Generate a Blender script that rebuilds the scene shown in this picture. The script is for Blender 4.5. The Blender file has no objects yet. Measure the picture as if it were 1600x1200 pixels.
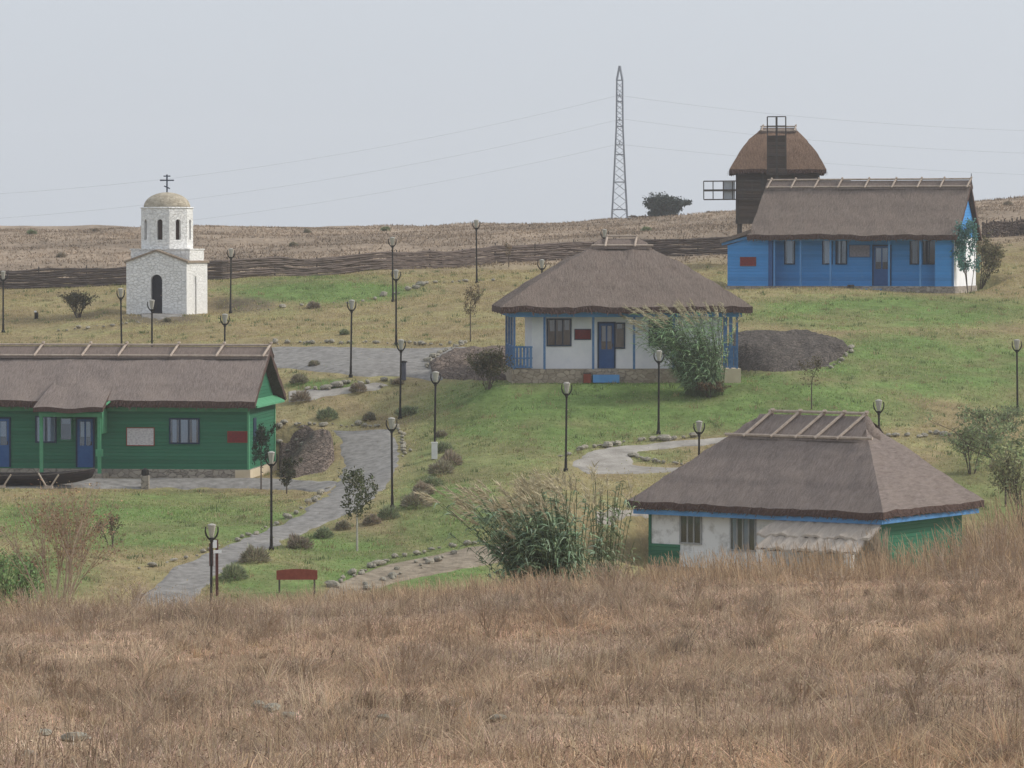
import bpy, math, random
import numpy as np
from mathutils import Vector, Matrix

C = bpy.context
scene = C.scene
# ------------------------------------------------------------------ camera
F = 6000.0                      # focal length in photo pixels (photo 1600 x 1200)
PITCH = math.atan(200.0 / F)
cam_d = bpy.data.cameras.new("camera")
cam_d.sensor_width = 36.0
cam_d.lens = 135.0
cam_d.clip_end = 20000
cam_d.clip_start = 0.5
cam = bpy.data.objects.new("camera", cam_d)
C.collection.objects.link(cam)
cam.location = (0, 0, 0)
cam.rotation_euler = (math.radians(90) - PITCH, 0, 0)
scene.camera = cam
# ------------------------------------------------------------------ light
SUN = Vector((0.93, 0.10, 0.72)).normalized()
world = bpy.data.worlds.new("World")
scene.world = world
world.use_nodes = True
wn = world.node_tree.nodes
wl = world.node_tree.links
bg = wn["Background"]
sky = wn.new("ShaderNodeTexSky")
sky.sky_type = 'NISHITA'
sky.sun_disc = False
sky.sun_elevation = math.asin(SUN.z)
sky.sun_rotation = math.atan2(SUN.x, SUN.y)
sky.air_density = 1.0
sky.dust_density = 5.0
sky.ozone_density = 1.0
hs = wn.new("ShaderNodeHueSaturation")
hs.inputs['Saturation'].default_value = 0.30
wl.new(sky.outputs[0], hs.inputs['Color'])
mx = wn.new("ShaderNodeMix")
mx.data_type = 'RGBA'
mx.inputs[0].default_value = 0.65
mx.inputs[7].default_value = (6.05, 6.55, 7.25, 1)      # even overcast veil
wl.new(hs.outputs[0], mx.inputs[6])
wl.new(mx.outputs[2], bg.inputs['Color'])
bg.inputs['Strength'].default_value = 0.10
sun_d = bpy.data.lights.new("sun", 'SUN')
sun_d.energy = 1.7
sun_d.angle = math.radians(10)
sun_d.color = (1.0, 0.95, 0.86)
sun = bpy.data.objects.new("sun", sun_d)
C.collection.objects.link(sun)
sun.rotation_euler = SUN.to_track_quat('Z', 'Y').to_euler()
scene.view_settings.view_transform = 'Standard'
scene.view_settings.look = 'None'
scene.view_settings.exposure = 0.42
scene.view_settings.gamma = 1.0
scene.render.engine = 'CYCLES'
scene.cycles.use_denoising = True
scene.cycles.max_bounces = 6
scene.cycles.diffuse_bounces = 3
scene.cycles.transparent_max_bounces = 12
scene.cycles.volume_bounces = 1

# ------------------------------------------------------------------ maths of the place
cp, sp_ = math.cos(PITCH), math.sin(PITCH)

def ray(px, py):
    """direction of a photo pixel, scaled so that y = 1"""
    a = (px - 800) / F
    b = (600 - py) / F
    y = cp + b * sp_
    z = b * cp - sp_
    return a / y, z / y

def at(px, py, d):
    a, z = ray(px, py)
    return Vector((a * d, d, z * d))

def project(x, y, z):
    f = y * cp - z * sp_
    u = y * sp_ + z * cp
    return 800 + F * x / f, 600 - F * u / f

def srgb(r, g, b, k=1.0):
    def f(v):
        v /= 255
        return v / 12.92 if v < .04045 else ((v + .055) / 1.055) ** 2.4
    return (f(r) * k, f(g) * k, f(b) * k)

def vnoise(x, y, s, seed=0):
    x = np.asarray(x, float) / s + 1000.0 + seed * 17.3
    y = np.asarray(y, float) / s + 1000.0 + seed * 9.1
    xi = np.floor(x).astype(np.int64); yi = np.floor(y).astype(np.int64)
    fx = x - xi; fy = y - yi
    fx = fx * fx * (3 - 2 * fx); fy = fy * fy * (3 - 2 * fy)
    def h(a, b):
        n = (a * 374761393 + b * 668265263 + seed * 974634821) & 0x7fffffff
        n = ((n ^ (n >> 13)) * 1274126177) & 0x7fffffff
        n = n ^ (n >> 16)
        return (n & 0xffff) / 65535.0
    return (h(xi, yi) * (1 - fx) + h(xi + 1, yi) * fx) * (1 - fy) + (h(xi, yi + 1) * (1 - fx) + h(xi + 1, yi + 1) * fx) * fy

# ground control points: photo pixel and distance
CTRL = [
    (-150, 1200, 36), (800, 1200, 36), (1750, 1200, 34),
    (-150, 1080, 52), (400, 1080, 53), (800, 1070, 52), (1200, 1062, 52), (1750, 1050, 50),
    (-150, 976, 74), (300, 966, 76), (600, 947, 78), (900, 930, 80), (1200, 922, 82), (1450, 915, 80), (1750, 900, 78),
    (250, 935, 130), (430, 903, 134), (600, 905, 135), (750, 872, 138), (424, 860, 140), (100, 850, 139), (-150, 850, 139),
    (100, 762, 159), (-150, 762, 159), (388, 748, 163), (613, 795, 148), (560, 862, 141), (520, 762, 158), (620, 705, 164),
    (520, 672, 170), (950, 815, 144), (884, 737, 154), (1029, 680, 163), (1080, 712, 159), (850, 765, 150), (700, 720, 158),
    (790, 600, 171), (1160, 594, 171), (970, 602, 170), (630, 650, 173), (548, 590, 178), (430, 595, 179), (600, 541, 187), (430, 541, 188),
    (745, 443, 217), (614, 472, 206), (360, 490, 206), (500, 440, 214), (620, 540, 187), (260, 491, 205), (100, 505, 204), (5, 520, 203), (-150, 520, 203),
    (0, 447, 235), (-150, 450, 235), (190, 440, 236), (350, 430, 238), (600, 415, 242), (770, 405, 245), (1000, 395, 248), (1130, 393, 246), (1570, 370, 238), (1750, 360, 236),
    (0, 359, 325), (-200, 359, 325), (400, 359, 330), (800, 356, 330), (930, 351, 325), (1130, 340, 310), (1570, 316, 290), (1800, 305, 290),
    (1130, 459, 203), (1525, 456, 206), (1300, 458, 203), (1700, 450, 206),
    (1300, 602, 171), (1590, 650, 168), (1380, 690, 160), (1590, 690, 162), (1500, 780, 150), (1700, 780, 150), (1300, 520, 186), (1590, 520, 189), (1700, 600, 175),
    (1160, 582, 174), (1330, 545, 181),
]
CW = [tuple(at(*c)) for c in CTRL]
# hidden or unseen ground: x, y, z
CW += [(0, 0, -1.75), (-8, 0, -1.75), (8, 0, -1.75), (0, -40, -1.0), (-30, -40, -1.0), (30, -40, -1.0), (0, 18, -3.1), (-10, 18, -3.1), (10, 18, -3.1)]
for xx in (-40, -20, -8, 4, 16, 40):
    CW += [(xx, 96, -10.2), (xx, 113, -12.6)]
for xx in (10, 18):
    CW += [(xx, 130, -12.4), (xx, 138, -12.0)]
for xx in (-120, -40, 0, 40, 120):
    CW += [(xx, 430, 2.6), (xx, 700, 3.2), (xx, 1200, 3.2)]
CW += [(-70, 150, -9.6), (70, 150, -9.6), (-90, 220, -1.5), (90, 220, -.6), (-60, 60, -6), (60, 60, -5.5)]
CW = np.array(CW)
SCL = 50.0
def _k(r2):
    return 0.5 * r2 * np.log(r2 + 1e-9)
_X = CW[:, :2] / SCL
_n = len(CW)
_A = np.zeros((_n + 3, _n + 3))
_A[:_n, :_n] = _k(((_X[:, None] - _X[None]) ** 2).sum(-1)) + np.eye(_n) * 0.0006
_A[:_n, _n] = 1; _A[:_n, _n + 1:] = _X
_A[_n, :_n] = 1; _A[_n + 1:, :_n] = _X.T
_W = np.linalg.solve(_A, np.concatenate([CW[:, 2], np.zeros(3)]))

PADS = []     # (origin x, y, rotation, x0, x1, y0, y1, z)

def height(x, y, pads=True):
    x = np.atleast_1d(np.asarray(x, float)); y = np.atleast_1d(np.asarray(y, float))
    out = np.empty(x.shape)
    xf, yf, of = x.ravel(), y.ravel(), out.ravel()
    for i in range(0, len(xf), 20000):
        p = np.stack([xf[i:i + 20000], yf[i:i + 20000]], 1) / SCL
        r2 = ((p[:, None] - _X[None]) ** 2).sum(-1)
        of[i:i + 20000] = _k(r2) @ _W[:_n] + _W[_n] + p @ _W[_n + 1:]
    out = of.reshape(x.shape)
    d = np.abs(y)
    out = out + (vnoise(x, y, 4.0, 3) - .5) * np.clip(d / 200, .12, .3) + (vnoise(x, y, 1.3, 4) - .5) * .07
    out = out + (vnoise(x, y, 12, 8) - .5) * .8 * np.clip((y - 240) / 60, 0, 1)
    if pads:
        for (ox, oy, rz, x0, x1, y0, y1, zz) in PADS:
            c, s = math.cos(rz), math.sin(rz)
            lx = (x - ox) * c + (y - oy) * s
            ly = -(x - ox) * s + (y - oy) * c
            dx = np.maximum(np.maximum(x0 - lx, lx - x1), 0); dy = np.maximum(np.maximum(y0 - ly, ly - y1), 0)
            w = np.clip(1 - np.hypot(dx, dy) / 1.8, 0, 1)
            w = w * w * (3 - 2 * w)
            out = out * (1 - w) + zz * w
    return out

def gz(x, y):
    return float(height([x], [y])[0])

def hit(px, py, dmin=104.0, dmax=420.0):
    """where the sight line of a photo pixel meets the ground beyond dmin"""
    a, z = ray(px, py)
    d = np.arange(dmin, dmax, .2)
    g = height(a * d, d) - z * d
    i = np.argmax(g > 0) if (g > 0).any() else len(d) - 1
    return Vector((a * d[i], d[i], gz(a * d[i], d[i])))

def on_ground(px, d):
    a, _ = ray(px, 600)
    return Vector((a * d, d, gz(a * d, d)))

def z_at(py, d):
    return ray(800, py)[1] * d

# ------------------------------------------------------------------ materials
MATS = {}
def _new(name):
    m = bpy.data.materials.new(name)
    m.use_nodes = True
    nt = m.node_tree
    b = nt.nodes["Principled BSDF"]
    b.inputs['Specular IOR Level'].default_value = 0.15
    return m, nt, b

def mat(name, c1, c2=None, scale=4.0, stretch=(1, 1, 1), rough=.85, bump=0.0, metal=0.0, detail=6.0, spec=.15, lo=.35, hi=.65, c3=None, bscale=None):
    if name in MATS: return MATS[name]
    m, nt, b = _new(name)
    N, L = nt.nodes, nt.links
    b.inputs['Roughness'].default_value = rough
    b.inputs['Metallic'].default_value = metal
    b.inputs['Specular IOR Level'].default_value = spec
    tc = N.new("ShaderNodeTexCoord"); mp = N.new("ShaderNodeMapping")
    mp.inputs['Scale'].default_value = stretch
    L.new(tc.outputs['Object'], mp.inputs[0])
    no = N.new("ShaderNodeTexNoise")
    no.inputs['Scale'].default_value = scale; no.inputs['Detail'].default_value = detail
    no.inputs['Roughness'].default_value = .65
    L.new(mp.outputs[0], no.inputs['Vector'])
    cr = N.new("ShaderNodeValToRGB")
    cr.color_ramp.elements[0].position = lo; cr.color_ramp.elements[1].position = hi
    cr.color_ramp.elements[0].color = (*c1, 1)
    cr.color_ramp.elements[1].color = (*(c2 or tuple(min(1, v * 1.25) for v in c1)), 1)
    if c3:
        e = cr.color_ramp.elements.new((lo + hi) / 2); e.color = (*c3, 1)
    L.new(no.outputs['Fac'], cr.inputs[0])
    L.new(cr.outputs[0], b.inputs['Base Color'])
    if bump:
        bp = N.new("ShaderNodeBump"); bp.inputs['Strength'].default_value = .8; bp.inputs['Distance'].default_value = bump
        src = no
        if bscale:
            src = N.new("ShaderNodeTexNoise"); src.inputs['Scale'].default_value = bscale; src.inputs['Detail'].default_value = 4
            L.new(mp.outputs[0], src.inputs['Vector'])
        L.new(src.outputs['Fac'], bp.inputs['Height']); L.new(bp.outputs[0], b.inputs['Normal'])
    MATS[name] = m
    return m

def attr_mat(name, scale=3.0, amount=.35, rough=.9, bump=0.0, bscale=8, trans=0.0):
    """colour comes with the mesh (one natural tint per blade, leaf or ground patch), noise varies it"""
    if name in MATS: return MATS[name]
    m, nt, b = _new(name)
    N, L = nt.nodes, nt.links
    b.inputs['Roughness'].default_value = rough
    b.inputs['Specular IOR Level'].default_value = .08
    a = N.new("ShaderNodeVertexColor"); a.layer_name = "col"
    tc = N.new("ShaderNodeTexCoord")
    no = N.new("ShaderNodeTexNoise"); no.inputs['Scale'].default_value = scale; no.inputs['Detail'].default_value = 8; no.inputs['Roughness'].default_value = .7
    L.new(tc.outputs['Object'], no.inputs['Vector'])
    mr = N.new("ShaderNodeMapRange")
    mr.inputs[1].default_value = .3; mr.inputs[2].default_value = .7
    mr.inputs[3].default_value = 1 - amount; mr.inputs[4].default_value = 1 + amount
    L.new(no.outputs['Fac'], mr.inputs[0])
    mu = N.new("ShaderNodeVectorMath"); mu.operation = 'SCALE'
    L.new(a.outputs[0], mu.inputs[0]); L.new(mr.outputs[0], mu.inputs['Scale'])
    L.new(mu.outputs[0], b.inputs['Base Color'])
    if bump:
        bp = N.new("ShaderNodeBump"); bp.inputs['Strength'].default_value = .9; bp.inputs['Distance'].default_value = bump
        n2 = N.new("ShaderNodeTexNoise"); n2.inputs['Scale'].default_value = bscale; n2.inputs['Detail'].default_value = 6
        L.new(tc.outputs['Object'], n2.inputs['Vector']); L.new(n2.outputs['Fac'], bp.inputs['Height'])
        L.new(bp.outputs[0], b.inputs['Normal'])
    if trans:
        tr = N.new("ShaderNodeBsdfTranslucent"); mxs = N.new("ShaderNodeMixShader"); mxs.inputs[0].default_value = trans
        L.new(mu.outputs[0], tr.inputs[0]); L.new(b.outputs[0], mxs.inputs[1]); L.new(tr.outputs[0], mxs.inputs[2])
        L.new(mxs.outputs[0], N["Material Output"].inputs[0])
    MATS[name] = m
    return m

def board_mat(name, c, pitch=.14, axis='Z', var=.14, wear=None, rough=.6):
    """painted boards: a groove every pitch metres and a slightly different tone per board"""
    if name in MATS: return MATS[name]
    m, nt, b = _new(name)
    N, L = nt.nodes, nt.links
    b.inputs['Roughness'].default_value = rough
    tc = N.new("ShaderNodeTexCoord"); sx = N.new("ShaderNodeSeparateXYZ")
    L.new(tc.outputs['Object'], sx.inputs[0])
    dv = N.new("ShaderNodeMath"); dv.operation = 'DIVIDE'; dv.inputs[1].default_value = pitch
    L.new(sx.outputs[axis], dv.inputs[0])
    fr = N.new("ShaderNodeMath"); fr.operation = 'FRACT'; L.new(dv.outputs[0], fr.inputs[0])
    fl = N.new("ShaderNodeMath"); fl.operation = 'FLOOR'; L.new(dv.outputs[0], fl.inputs[0])
    wnz = N.new("ShaderNodeTexWhiteNoise"); wnz.noise_dimensions = '1D'; L.new(fl.outputs[0], wnz.inputs['W'])
    no = N.new("ShaderNodeTexNoise"); no.inputs['Scale'].default_value = 1.3; no.inputs['Detail'].default_value = 8
    L.new(tc.outputs['Object'], no.inputs['Vector'])
    ad = N.new("ShaderNodeMath"); ad.operation = 'ADD'; L.new(wnz.outputs['Value'], ad.inputs[0]); L.new(no.outputs['Fac'], ad.inputs[1])
    mr = N.new("ShaderNodeMapRange"); mr.inputs[1].default_value = .2; mr.inputs[2].default_value = 1.6
    mr.inputs[3].default_value = 1 - var; mr.inputs[4].default_value = 1 + var
    L.new(ad.outputs[0], mr.inputs[0])
    mu = N.new("ShaderNodeVectorMath"); mu.operation = 'SCALE'; mu.inputs[0].default_value = c
    L.new(mr.outputs[0], mu.inputs['Scale'])
    out = mu.outputs[0]
    if wear:
        n3 = N.new("ShaderNodeTexNoise"); n3.inputs['Scale'].default_value = 2.2; n3.inputs['Detail'].default_value = 10; n3.inputs['Roughness'].default_value = .75
        L.new(tc.outputs['Object'], n3.inputs['Vector'])
        r3 = N.new("ShaderNodeMapRange"); r3.inputs[1].default_value = .58; r3.inputs[2].default_value = .72; r3.inputs[4].default_value = .45
        L.new(n3.outputs['Fac'], r3.inputs[0])
        mm = N.new("ShaderNodeMix"); mm.data_type = 'RGBA'
        L.new(r3.outputs[0], mm.inputs[0]); L.new(out, mm.inputs[6]); mm.inputs[7].default_value = (*wear, 1)
        out = mm.outputs[2]
    L.new(out, b.inputs['Base Color'])
    rp = N.new("ShaderNodeValToRGB"); rp.color_ramp.elements[0].position = 0; rp.color_ramp.elements[0].color = (0, 0, 0, 1)
    rp.color_ramp.elements[1].position = .14; rp.color_ramp.elements[1].color = (1, 1, 1, 1)
    L.new(fr.outputs[0], rp.inputs[0])
    bp = N.new("ShaderNodeBump"); bp.inputs['Strength'].default_value = 1; bp.inputs['Distance'].default_value = .014
    L.new(rp.outputs[0], bp.inputs['Height']); L.new(bp.outputs[0], b.inputs['Normal'])
    MATS[name] = m
    return m

def thatch_mat(name, c1, c2, c3):
    if name in MATS: return MATS[name]
    m, nt, b = _new(name)
    N, L = nt.nodes, nt.links
    b.inputs['Roughness'].default_value = 1; b.inputs['Specular IOR Level'].default_value = .03
    tc = N.new("ShaderNodeTexCoord")
    def noise(sc, st, det=6):
        mp = N.new("ShaderNodeMapping"); mp.inputs['Scale'].default_value = st
        L.new(tc.outputs['Object'], mp.inputs[0])
        n = N.new("ShaderNodeTexNoise"); n.inputs['Scale'].default_value = sc; n.inputs['Detail'].default_value = det; n.inputs['Roughness'].default_value = .7
        L.new(mp.outputs[0], n.inputs['Vector']); return n
    a = noise(14, (1, .16, .3)); bb = noise(.9, (1, .6, .8), 8); cc = noise(30, (1, .8, .8), 4)
    m1 = N.new("ShaderNodeMix"); m1.data_type = 'RGBA'; m1.inputs[6].default_value = (*c1, 1); m1.inputs[7].default_value = (*c2, 1)
    r1 = N.new("ShaderNodeMapRange"); r1.inputs[1].default_value = .32; r1.inputs[2].default_value = .68; L.new(a.outputs['Fac'], r1.inputs[0]); L.new(r1.outputs[0], m1.inputs[0])
    m2 = N.new("ShaderNodeMix"); m2.data_type = 'RGBA'; m2.inputs[7].default_value = (*c3, 1); L.new(m1.outputs[2], m2.inputs[6])
    r2 = N.new("ShaderNodeMapRange"); r2.inputs[1].default_value = .45; r2.inputs[2].default_value = .75; r2.inputs[4].default_value = .65; L.new(bb.outputs['Fac'], r2.inputs[0]); L.new(r2.outputs[0], m2.inputs[0])
    L.new(m2.outputs[2], b.inputs['Base Color'])
    ad = N.new("ShaderNodeMath"); ad.operation = 'ADD'; L.new(a.outputs['Fac'], ad.inputs[0]); L.new(cc.outputs['Fac'], ad.inputs[1])
    bp = N.new("ShaderNodeBump"); bp.inputs['Strength'].default_value = .9; bp.inputs['Distance'].default_value = .10
    L.new(ad.outputs[0], bp.inputs['Height']); L.new(bp.outputs[0], b.inputs['Normal'])
    MATS[name] = m
    return m

def stone_mat(name, c1, c2, cell=3.0, gap=(.3, .28, .25), bump=.05, stretch=(1, 1, 1.5), gapw=.05):
    if name in MATS: return MATS[name]
    m, nt, b = _new(name)
    N, L = nt.nodes, nt.links
    b.inputs['Roughness'].default_value = .95
    tc = N.new("ShaderNodeTexCoord"); mp = N.new("ShaderNodeMapping"); mp.inputs['Scale'].default_value = stretch
    L.new(tc.outputs['Object'], mp.inputs[0])
    wob = N.new("ShaderNodeTexNoise"); wob.inputs['Scale'].default_value = 5; wob.inputs['Detail'].default_value = 3
    L.new(mp.outputs[0], wob.inputs['Vector'])
    mxv = N.new("ShaderNodeVectorMath"); mxv.operation = 'MULTIPLY_ADD'; mxv.inputs[1].default_value = (.18, .18, .18)
    L.new(wob.outputs['Color'], mxv.inputs[0]); L.new(mp.outputs[0], mxv.inputs[2])
    v1 = N.new("ShaderNodeTexVoronoi"); v1.inputs['Scale'].default_value = cell; L.new(mxv.outputs[0], v1.inputs['Vector'])
    v2 = N.new("ShaderNodeTexVoronoi"); v2.feature = 'DISTANCE_TO_EDGE'; v2.inputs['Scale'].default_value = cell; L.new(mxv.outputs[0], v2.inputs['Vector'])
    sp = N.new("ShaderNodeSeparateColor"); L.new(v1.outputs['Color'], sp.inputs[0])
    no = N.new("ShaderNodeTexNoise"); no.inputs['Scale'].default_value = 9; no.inputs['Detail'].default_value = 8; L.new(tc.outputs['Object'], no.inputs['Vector'])
    av = N.new("ShaderNodeMath"); av.operation = 'ADD'; L.new(sp.outputs[0], av.inputs[0]); L.new(no.outputs['Fac'], av.inputs[1])
    rr = N.new("ShaderNodeMapRange"); rr.inputs[1].default_value = .3; rr.inputs[2].default_value = 1.5; L.new(av.outputs[0], rr.inputs[0])
    m1 = N.new("ShaderNodeMix"); m1.data_type = 'RGBA'; m1.inputs[6].default_value = (*c1, 1); m1.inputs[7].default_value = (*c2, 1); L.new(rr.outputs[0], m1.inputs[0])
    g = N.new("ShaderNodeMapRange"); g.inputs[1].default_value = 0; g.inputs[2].default_value = gapw; L.new(v2.outputs['Distance'], g.inputs[0])
    m2 = N.new("ShaderNodeMix"); m2.data_type = 'RGBA'; m2.inputs[6].default_value = (*gap, 1); L.new(m1.outputs[2], m2.inputs[7]); L.new(g.outputs[0], m2.inputs[0])
    L.new(m2.outputs[2], b.inputs['Base Color'])
    s = N.new("ShaderNodeMath"); s.operation = 'MULTIPLY_ADD'; s.inputs[1].default_value = .5; L.new(no.outputs['Fac'], s.inputs[0]); L.new(g.outputs[0], s.inputs[2])
    bp = N.new("ShaderNodeBump"); bp.inputs['Strength'].default_value = .8; bp.inputs['Distance'].default_value = bump
    L.new(s.outputs[0], bp.inputs['Height']); L.new(bp.outputs[0], b.inputs['Normal'])
    MATS[name] = m
    return m

def print_mat(name, base, ink, rows=14, cover=.5):
    """a faded printed board: rows of small unreadable print, as far as the photo resolves it"""
    if name in MATS: return MATS[name]
    m, nt, b = _new(name)
    N, L = nt.nodes, nt.links
    b.inputs['Roughness'].default_value = .5
    tc = N.new("ShaderNodeTexCoord"); mp = N.new("ShaderNodeMapping"); mp.inputs['Scale'].default_value = (6, 1, rows)
    L.new(tc.outputs['Object'], mp.inputs[0])
    no = N.new("ShaderNodeTexNoise"); no.inputs['Scale'].default_value = 1.5; no.inputs['Detail'].default_value = 4
    L.new(mp.outputs[0], no.inputs['Vector'])
    mr = N.new("ShaderNodeMapRange"); mr.inputs[1].default_value = .45; mr.inputs[2].default_value = .6; mr.inputs[4].default_value = cover
    L.new(no.outputs['Fac'], mr.inputs[0])
    mm = N.new("ShaderNodeMix"); mm.data_type = 'RGBA'; mm.inputs[6].default_value = (*base, 1); mm.inputs[7].default_value = (*ink, 1)
    L.new(mr.outputs[0], mm.inputs[0]); L.new(mm.outputs[2], b.inputs['Base Color'])
    MATS[name] = m
    return m

def glass_mat(name, tint=(.8, .85, .9), mixf=.25):
    if name in MATS: return MATS[name]
    m, nt, b = _new(name)
    N, L = nt.nodes, nt.links
    t = N.new("ShaderNodeBsdfTransparent"); t.inputs[0].default_value = (*tint, 1)
    g = N.new("ShaderNodeBsdfGlossy"); g.inputs['Roughness'].default_value = .08; g.inputs[0].default_value = (.8, .85, .9, 1)
    x = N.new("ShaderNodeMixShader"); x.inputs[0].default_value = mixf
    L.new(t.outputs[0], x.inputs[1]); L.new(g.outputs[0], x.inputs[2]); L.new(x.outputs[0], N["Material Output"].inputs[0])
    MATS[name] = m
    return m

GREEN = board_mat("green boards", (.032, .150, .085), .15, var=.18, wear=(.06, .17, .12))
GREEN_TRIM = mat("green trim", (.08, .27, .145), (.11, .33, .185), 3)
BLUE = board_mat("blue boards", (.06, .265, .61), .16, var=.14, wear=(.15, .33, .56))
BLUE_TRIM = mat("light blue trim", (.09, .25, .52), (.12, .30, .58), 3)
BLUE_DARK = mat("dark blue paint", (.028, .085, .23), (.04, .11, .28), 3, rough=.5)
BLUE_POST = mat("weathered blue post", (.06, .14, .30), (.12, .22, .38), 6)
NAVY = mat("navy window frame", (.014, .03, .06), (.02, .04, .08), 6, rough=.5)
WHITE = mat("whitewash", (.76, .77, .79), (.86, .86, .86), 1.5, bump=.012)
WHITE_WORN = mat("flaking whitewash", (.45, .44, .43), (.76, .76, .76), 2.2, bump=.012, lo=.30, hi=.48, detail=10)
DARK = mat("painted room shade", (.012, .013, .016), (.02, .02, .024), 3)  # near-black colour stands in for the unlit rooms behind the glass
CURTAIN = mat("curtain", (.42, .45, .50), (.54, .56, .60), 6, stretch=(6, 1, .4))
GLASS = glass_mat("window glass", (.75, .8, .85), .10)
THATCH = thatch_mat("thatch", (.20, .160, .143), (.33, .275, .248), (.36, .292, .252))
THATCH_B = thatch_mat("older thatch", (.175, .138, .118), (.30, .245, .21), (.27, .21, .178))
THATCH_M = thatch_mat("sunbleached mill thatch", (.15, .095, .068), (.27, .18, .13), (.31, .21, .15))
THATCH_P = thatch_mat("pale reed thatch", (.48, .41, .35), (.68, .60, .52), (.56, .47, .38))
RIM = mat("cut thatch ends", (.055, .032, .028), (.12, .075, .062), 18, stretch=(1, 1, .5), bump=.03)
CAP = thatch_mat("ridge reed", (.21, .165, .145), (.32, .26, .225), (.27, .21, .18))
POLE = mat("peeled pole", (.34, .27, .22), (.48, .40, .33), 6)
PLINTH = stone_mat("plinth stone", (.24, .21, .18), (.42, .37, .31), 3.2, gap=(.17, .15, .13))
PLINTH_P = mat("pale plaster plinth", (.55, .46, .32), (.62, .53, .40), 3)
CHAPEL = stone_mat("whitewashed stone", (.74, .73, .71), (.88, .87, .85), 4.8, gap=(.74, .725, .70), bump=.045, gapw=.07)
DOME = stone_mat("dome stone", (.36, .31, .235), (.52, .46, .36), 5, gap=(.34, .29, .22), bump=.03)
TILE = mat("stone coping", (.22, .17, .13), (.32, .26, .20), 6)
IRON = mat("black iron", (.016, .014, .013), (.028, .025, .023), 8, rough=.55)
CROSS = mat("blue steel cross", (.05, .06, .09), (.06, .075, .11), 6, rough=.5)
LGLASS = mat("milky lamp glass", (.33, .32, .275), (.44, .425, .37), 5, rough=.3)
WOOD_D = board_mat("dark weathered boards", (.085, .064, .055), .22, var=.4)
WOOD_G = mat("grey wood", (.055, .048, .045), (.10, .085, .078), 5, stretch=(1, 1, .2))
RUST = mat("rust red paint", (.20, .05, .032), (.27, .075, .05), 5)
SIGNRED = print_mat("red sign face", (.20, .022, .022), (.09, .02, .024), 22, .7)
NOTICE = print_mat("pale notice face", (.58, .55, .55), (.30, .26, .29), 16, .55)
GREYNOTE = print_mat("grey notice face", (.26, .24, .27), (.14, .12, .14), 18, .6)
STEEL = mat("galvanised steel", (.13, .15, .18), (.20, .22, .26), 2, metal=0, rough=.6)
WIRE = mat("wire", (.10, .105, .11), (.12, .125, .13), 2)
ASPHALT = mat("worn asphalt", (.135, .126, .117), (.31, .295, .275), 2.8, bump=.010, bscale=10, detail=12, lo=.3, hi=.7)
GRAVEL = mat("pale gravel", (.22, .20, .175), (.40, .37, .33), 1.0, bump=.04, bscale=9, detail=12, lo=.3, hi=.65)
SOIL = mat("dry stony soil", (.15, .12, .085), (.36, .30, .225), 2.2, bump=.05, bscale=6, detail=12, lo=.3, hi=.7)
STONE = mat("pale edging stone", (.20, .18, .145), (.40, .37, .30), 4, bump=.04)
RUBBLE = stone_mat("brown rubble", (.11, .085, .070), (.24, .185, .15), 4.6, gap=(.085, .066, .056), bump=.12, stretch=(1, 1, 1.3), gapw=.1)
RUBBLE_D = stone_mat("dark rubble", (.066, .055, .048), (.145, .122, .104), 5.2, gap=(.055, .047, .043), bump=.12, stretch=(1, 1, 1.3), gapw=.1)
WATTLE = mat("woven wattle", (.075, .058, .050), (.205, .16, .138), 2.6, stretch=(.35, 1, 7), bump=.05, detail=8)
LEAF = attr_mat("leaf", 2, .15, .7, trans=.25)
BLADE = attr_mat("grass blade", 1, .12, .9, trans=.35)
GROUND = attr_mat("ground", 1.6, .32, .95, bump=.10, bscale=3.5)
BARK = mat("bark", (.07, .055, .045), (.13, .105, .085), 9)
LIMED = mat("limed trunk", (.35, .33, .28), (.48, .46, .40), 9)
STALK = mat("dry stalk", (.33, .25, .185), (.50, .39, .29), 3)
TWIG = mat("dry twig", (.10, .072, .06), (.17, .125, .10), 4)

# ------------------------------------------------------------------ object helpers
def link(name, me, m=None, parent=None):
    o = bpy.data.objects.new(name, me)
    if m is not None and me is not None: me.materials.append(m)
    C.collection.objects.link(o)
    if parent is not None: o.parent = parent
    return o

def tag(o, label=None, cat=None, group=None, kind=None):
    if label: o["label"] = label
    if cat: o["category"] = cat
    if group: o["group"] = group
    if kind: o["kind"] = kind
    return o

def thing(name, label, cat, loc, rz=0.0, group=None):
    o = link(name, None)
    o.location = loc; o.rotation_euler = (0, 0, rz)
    o.empty_display_size = .3
    return tag(o, label, cat, group)

def copy_tree(o, parent=None):
    c = o.copy(); C.collection.objects.link(c)
    if parent is not None: c.parent = parent
    for ch in list(o.children): copy_tree(ch, c)
    return c

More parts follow.
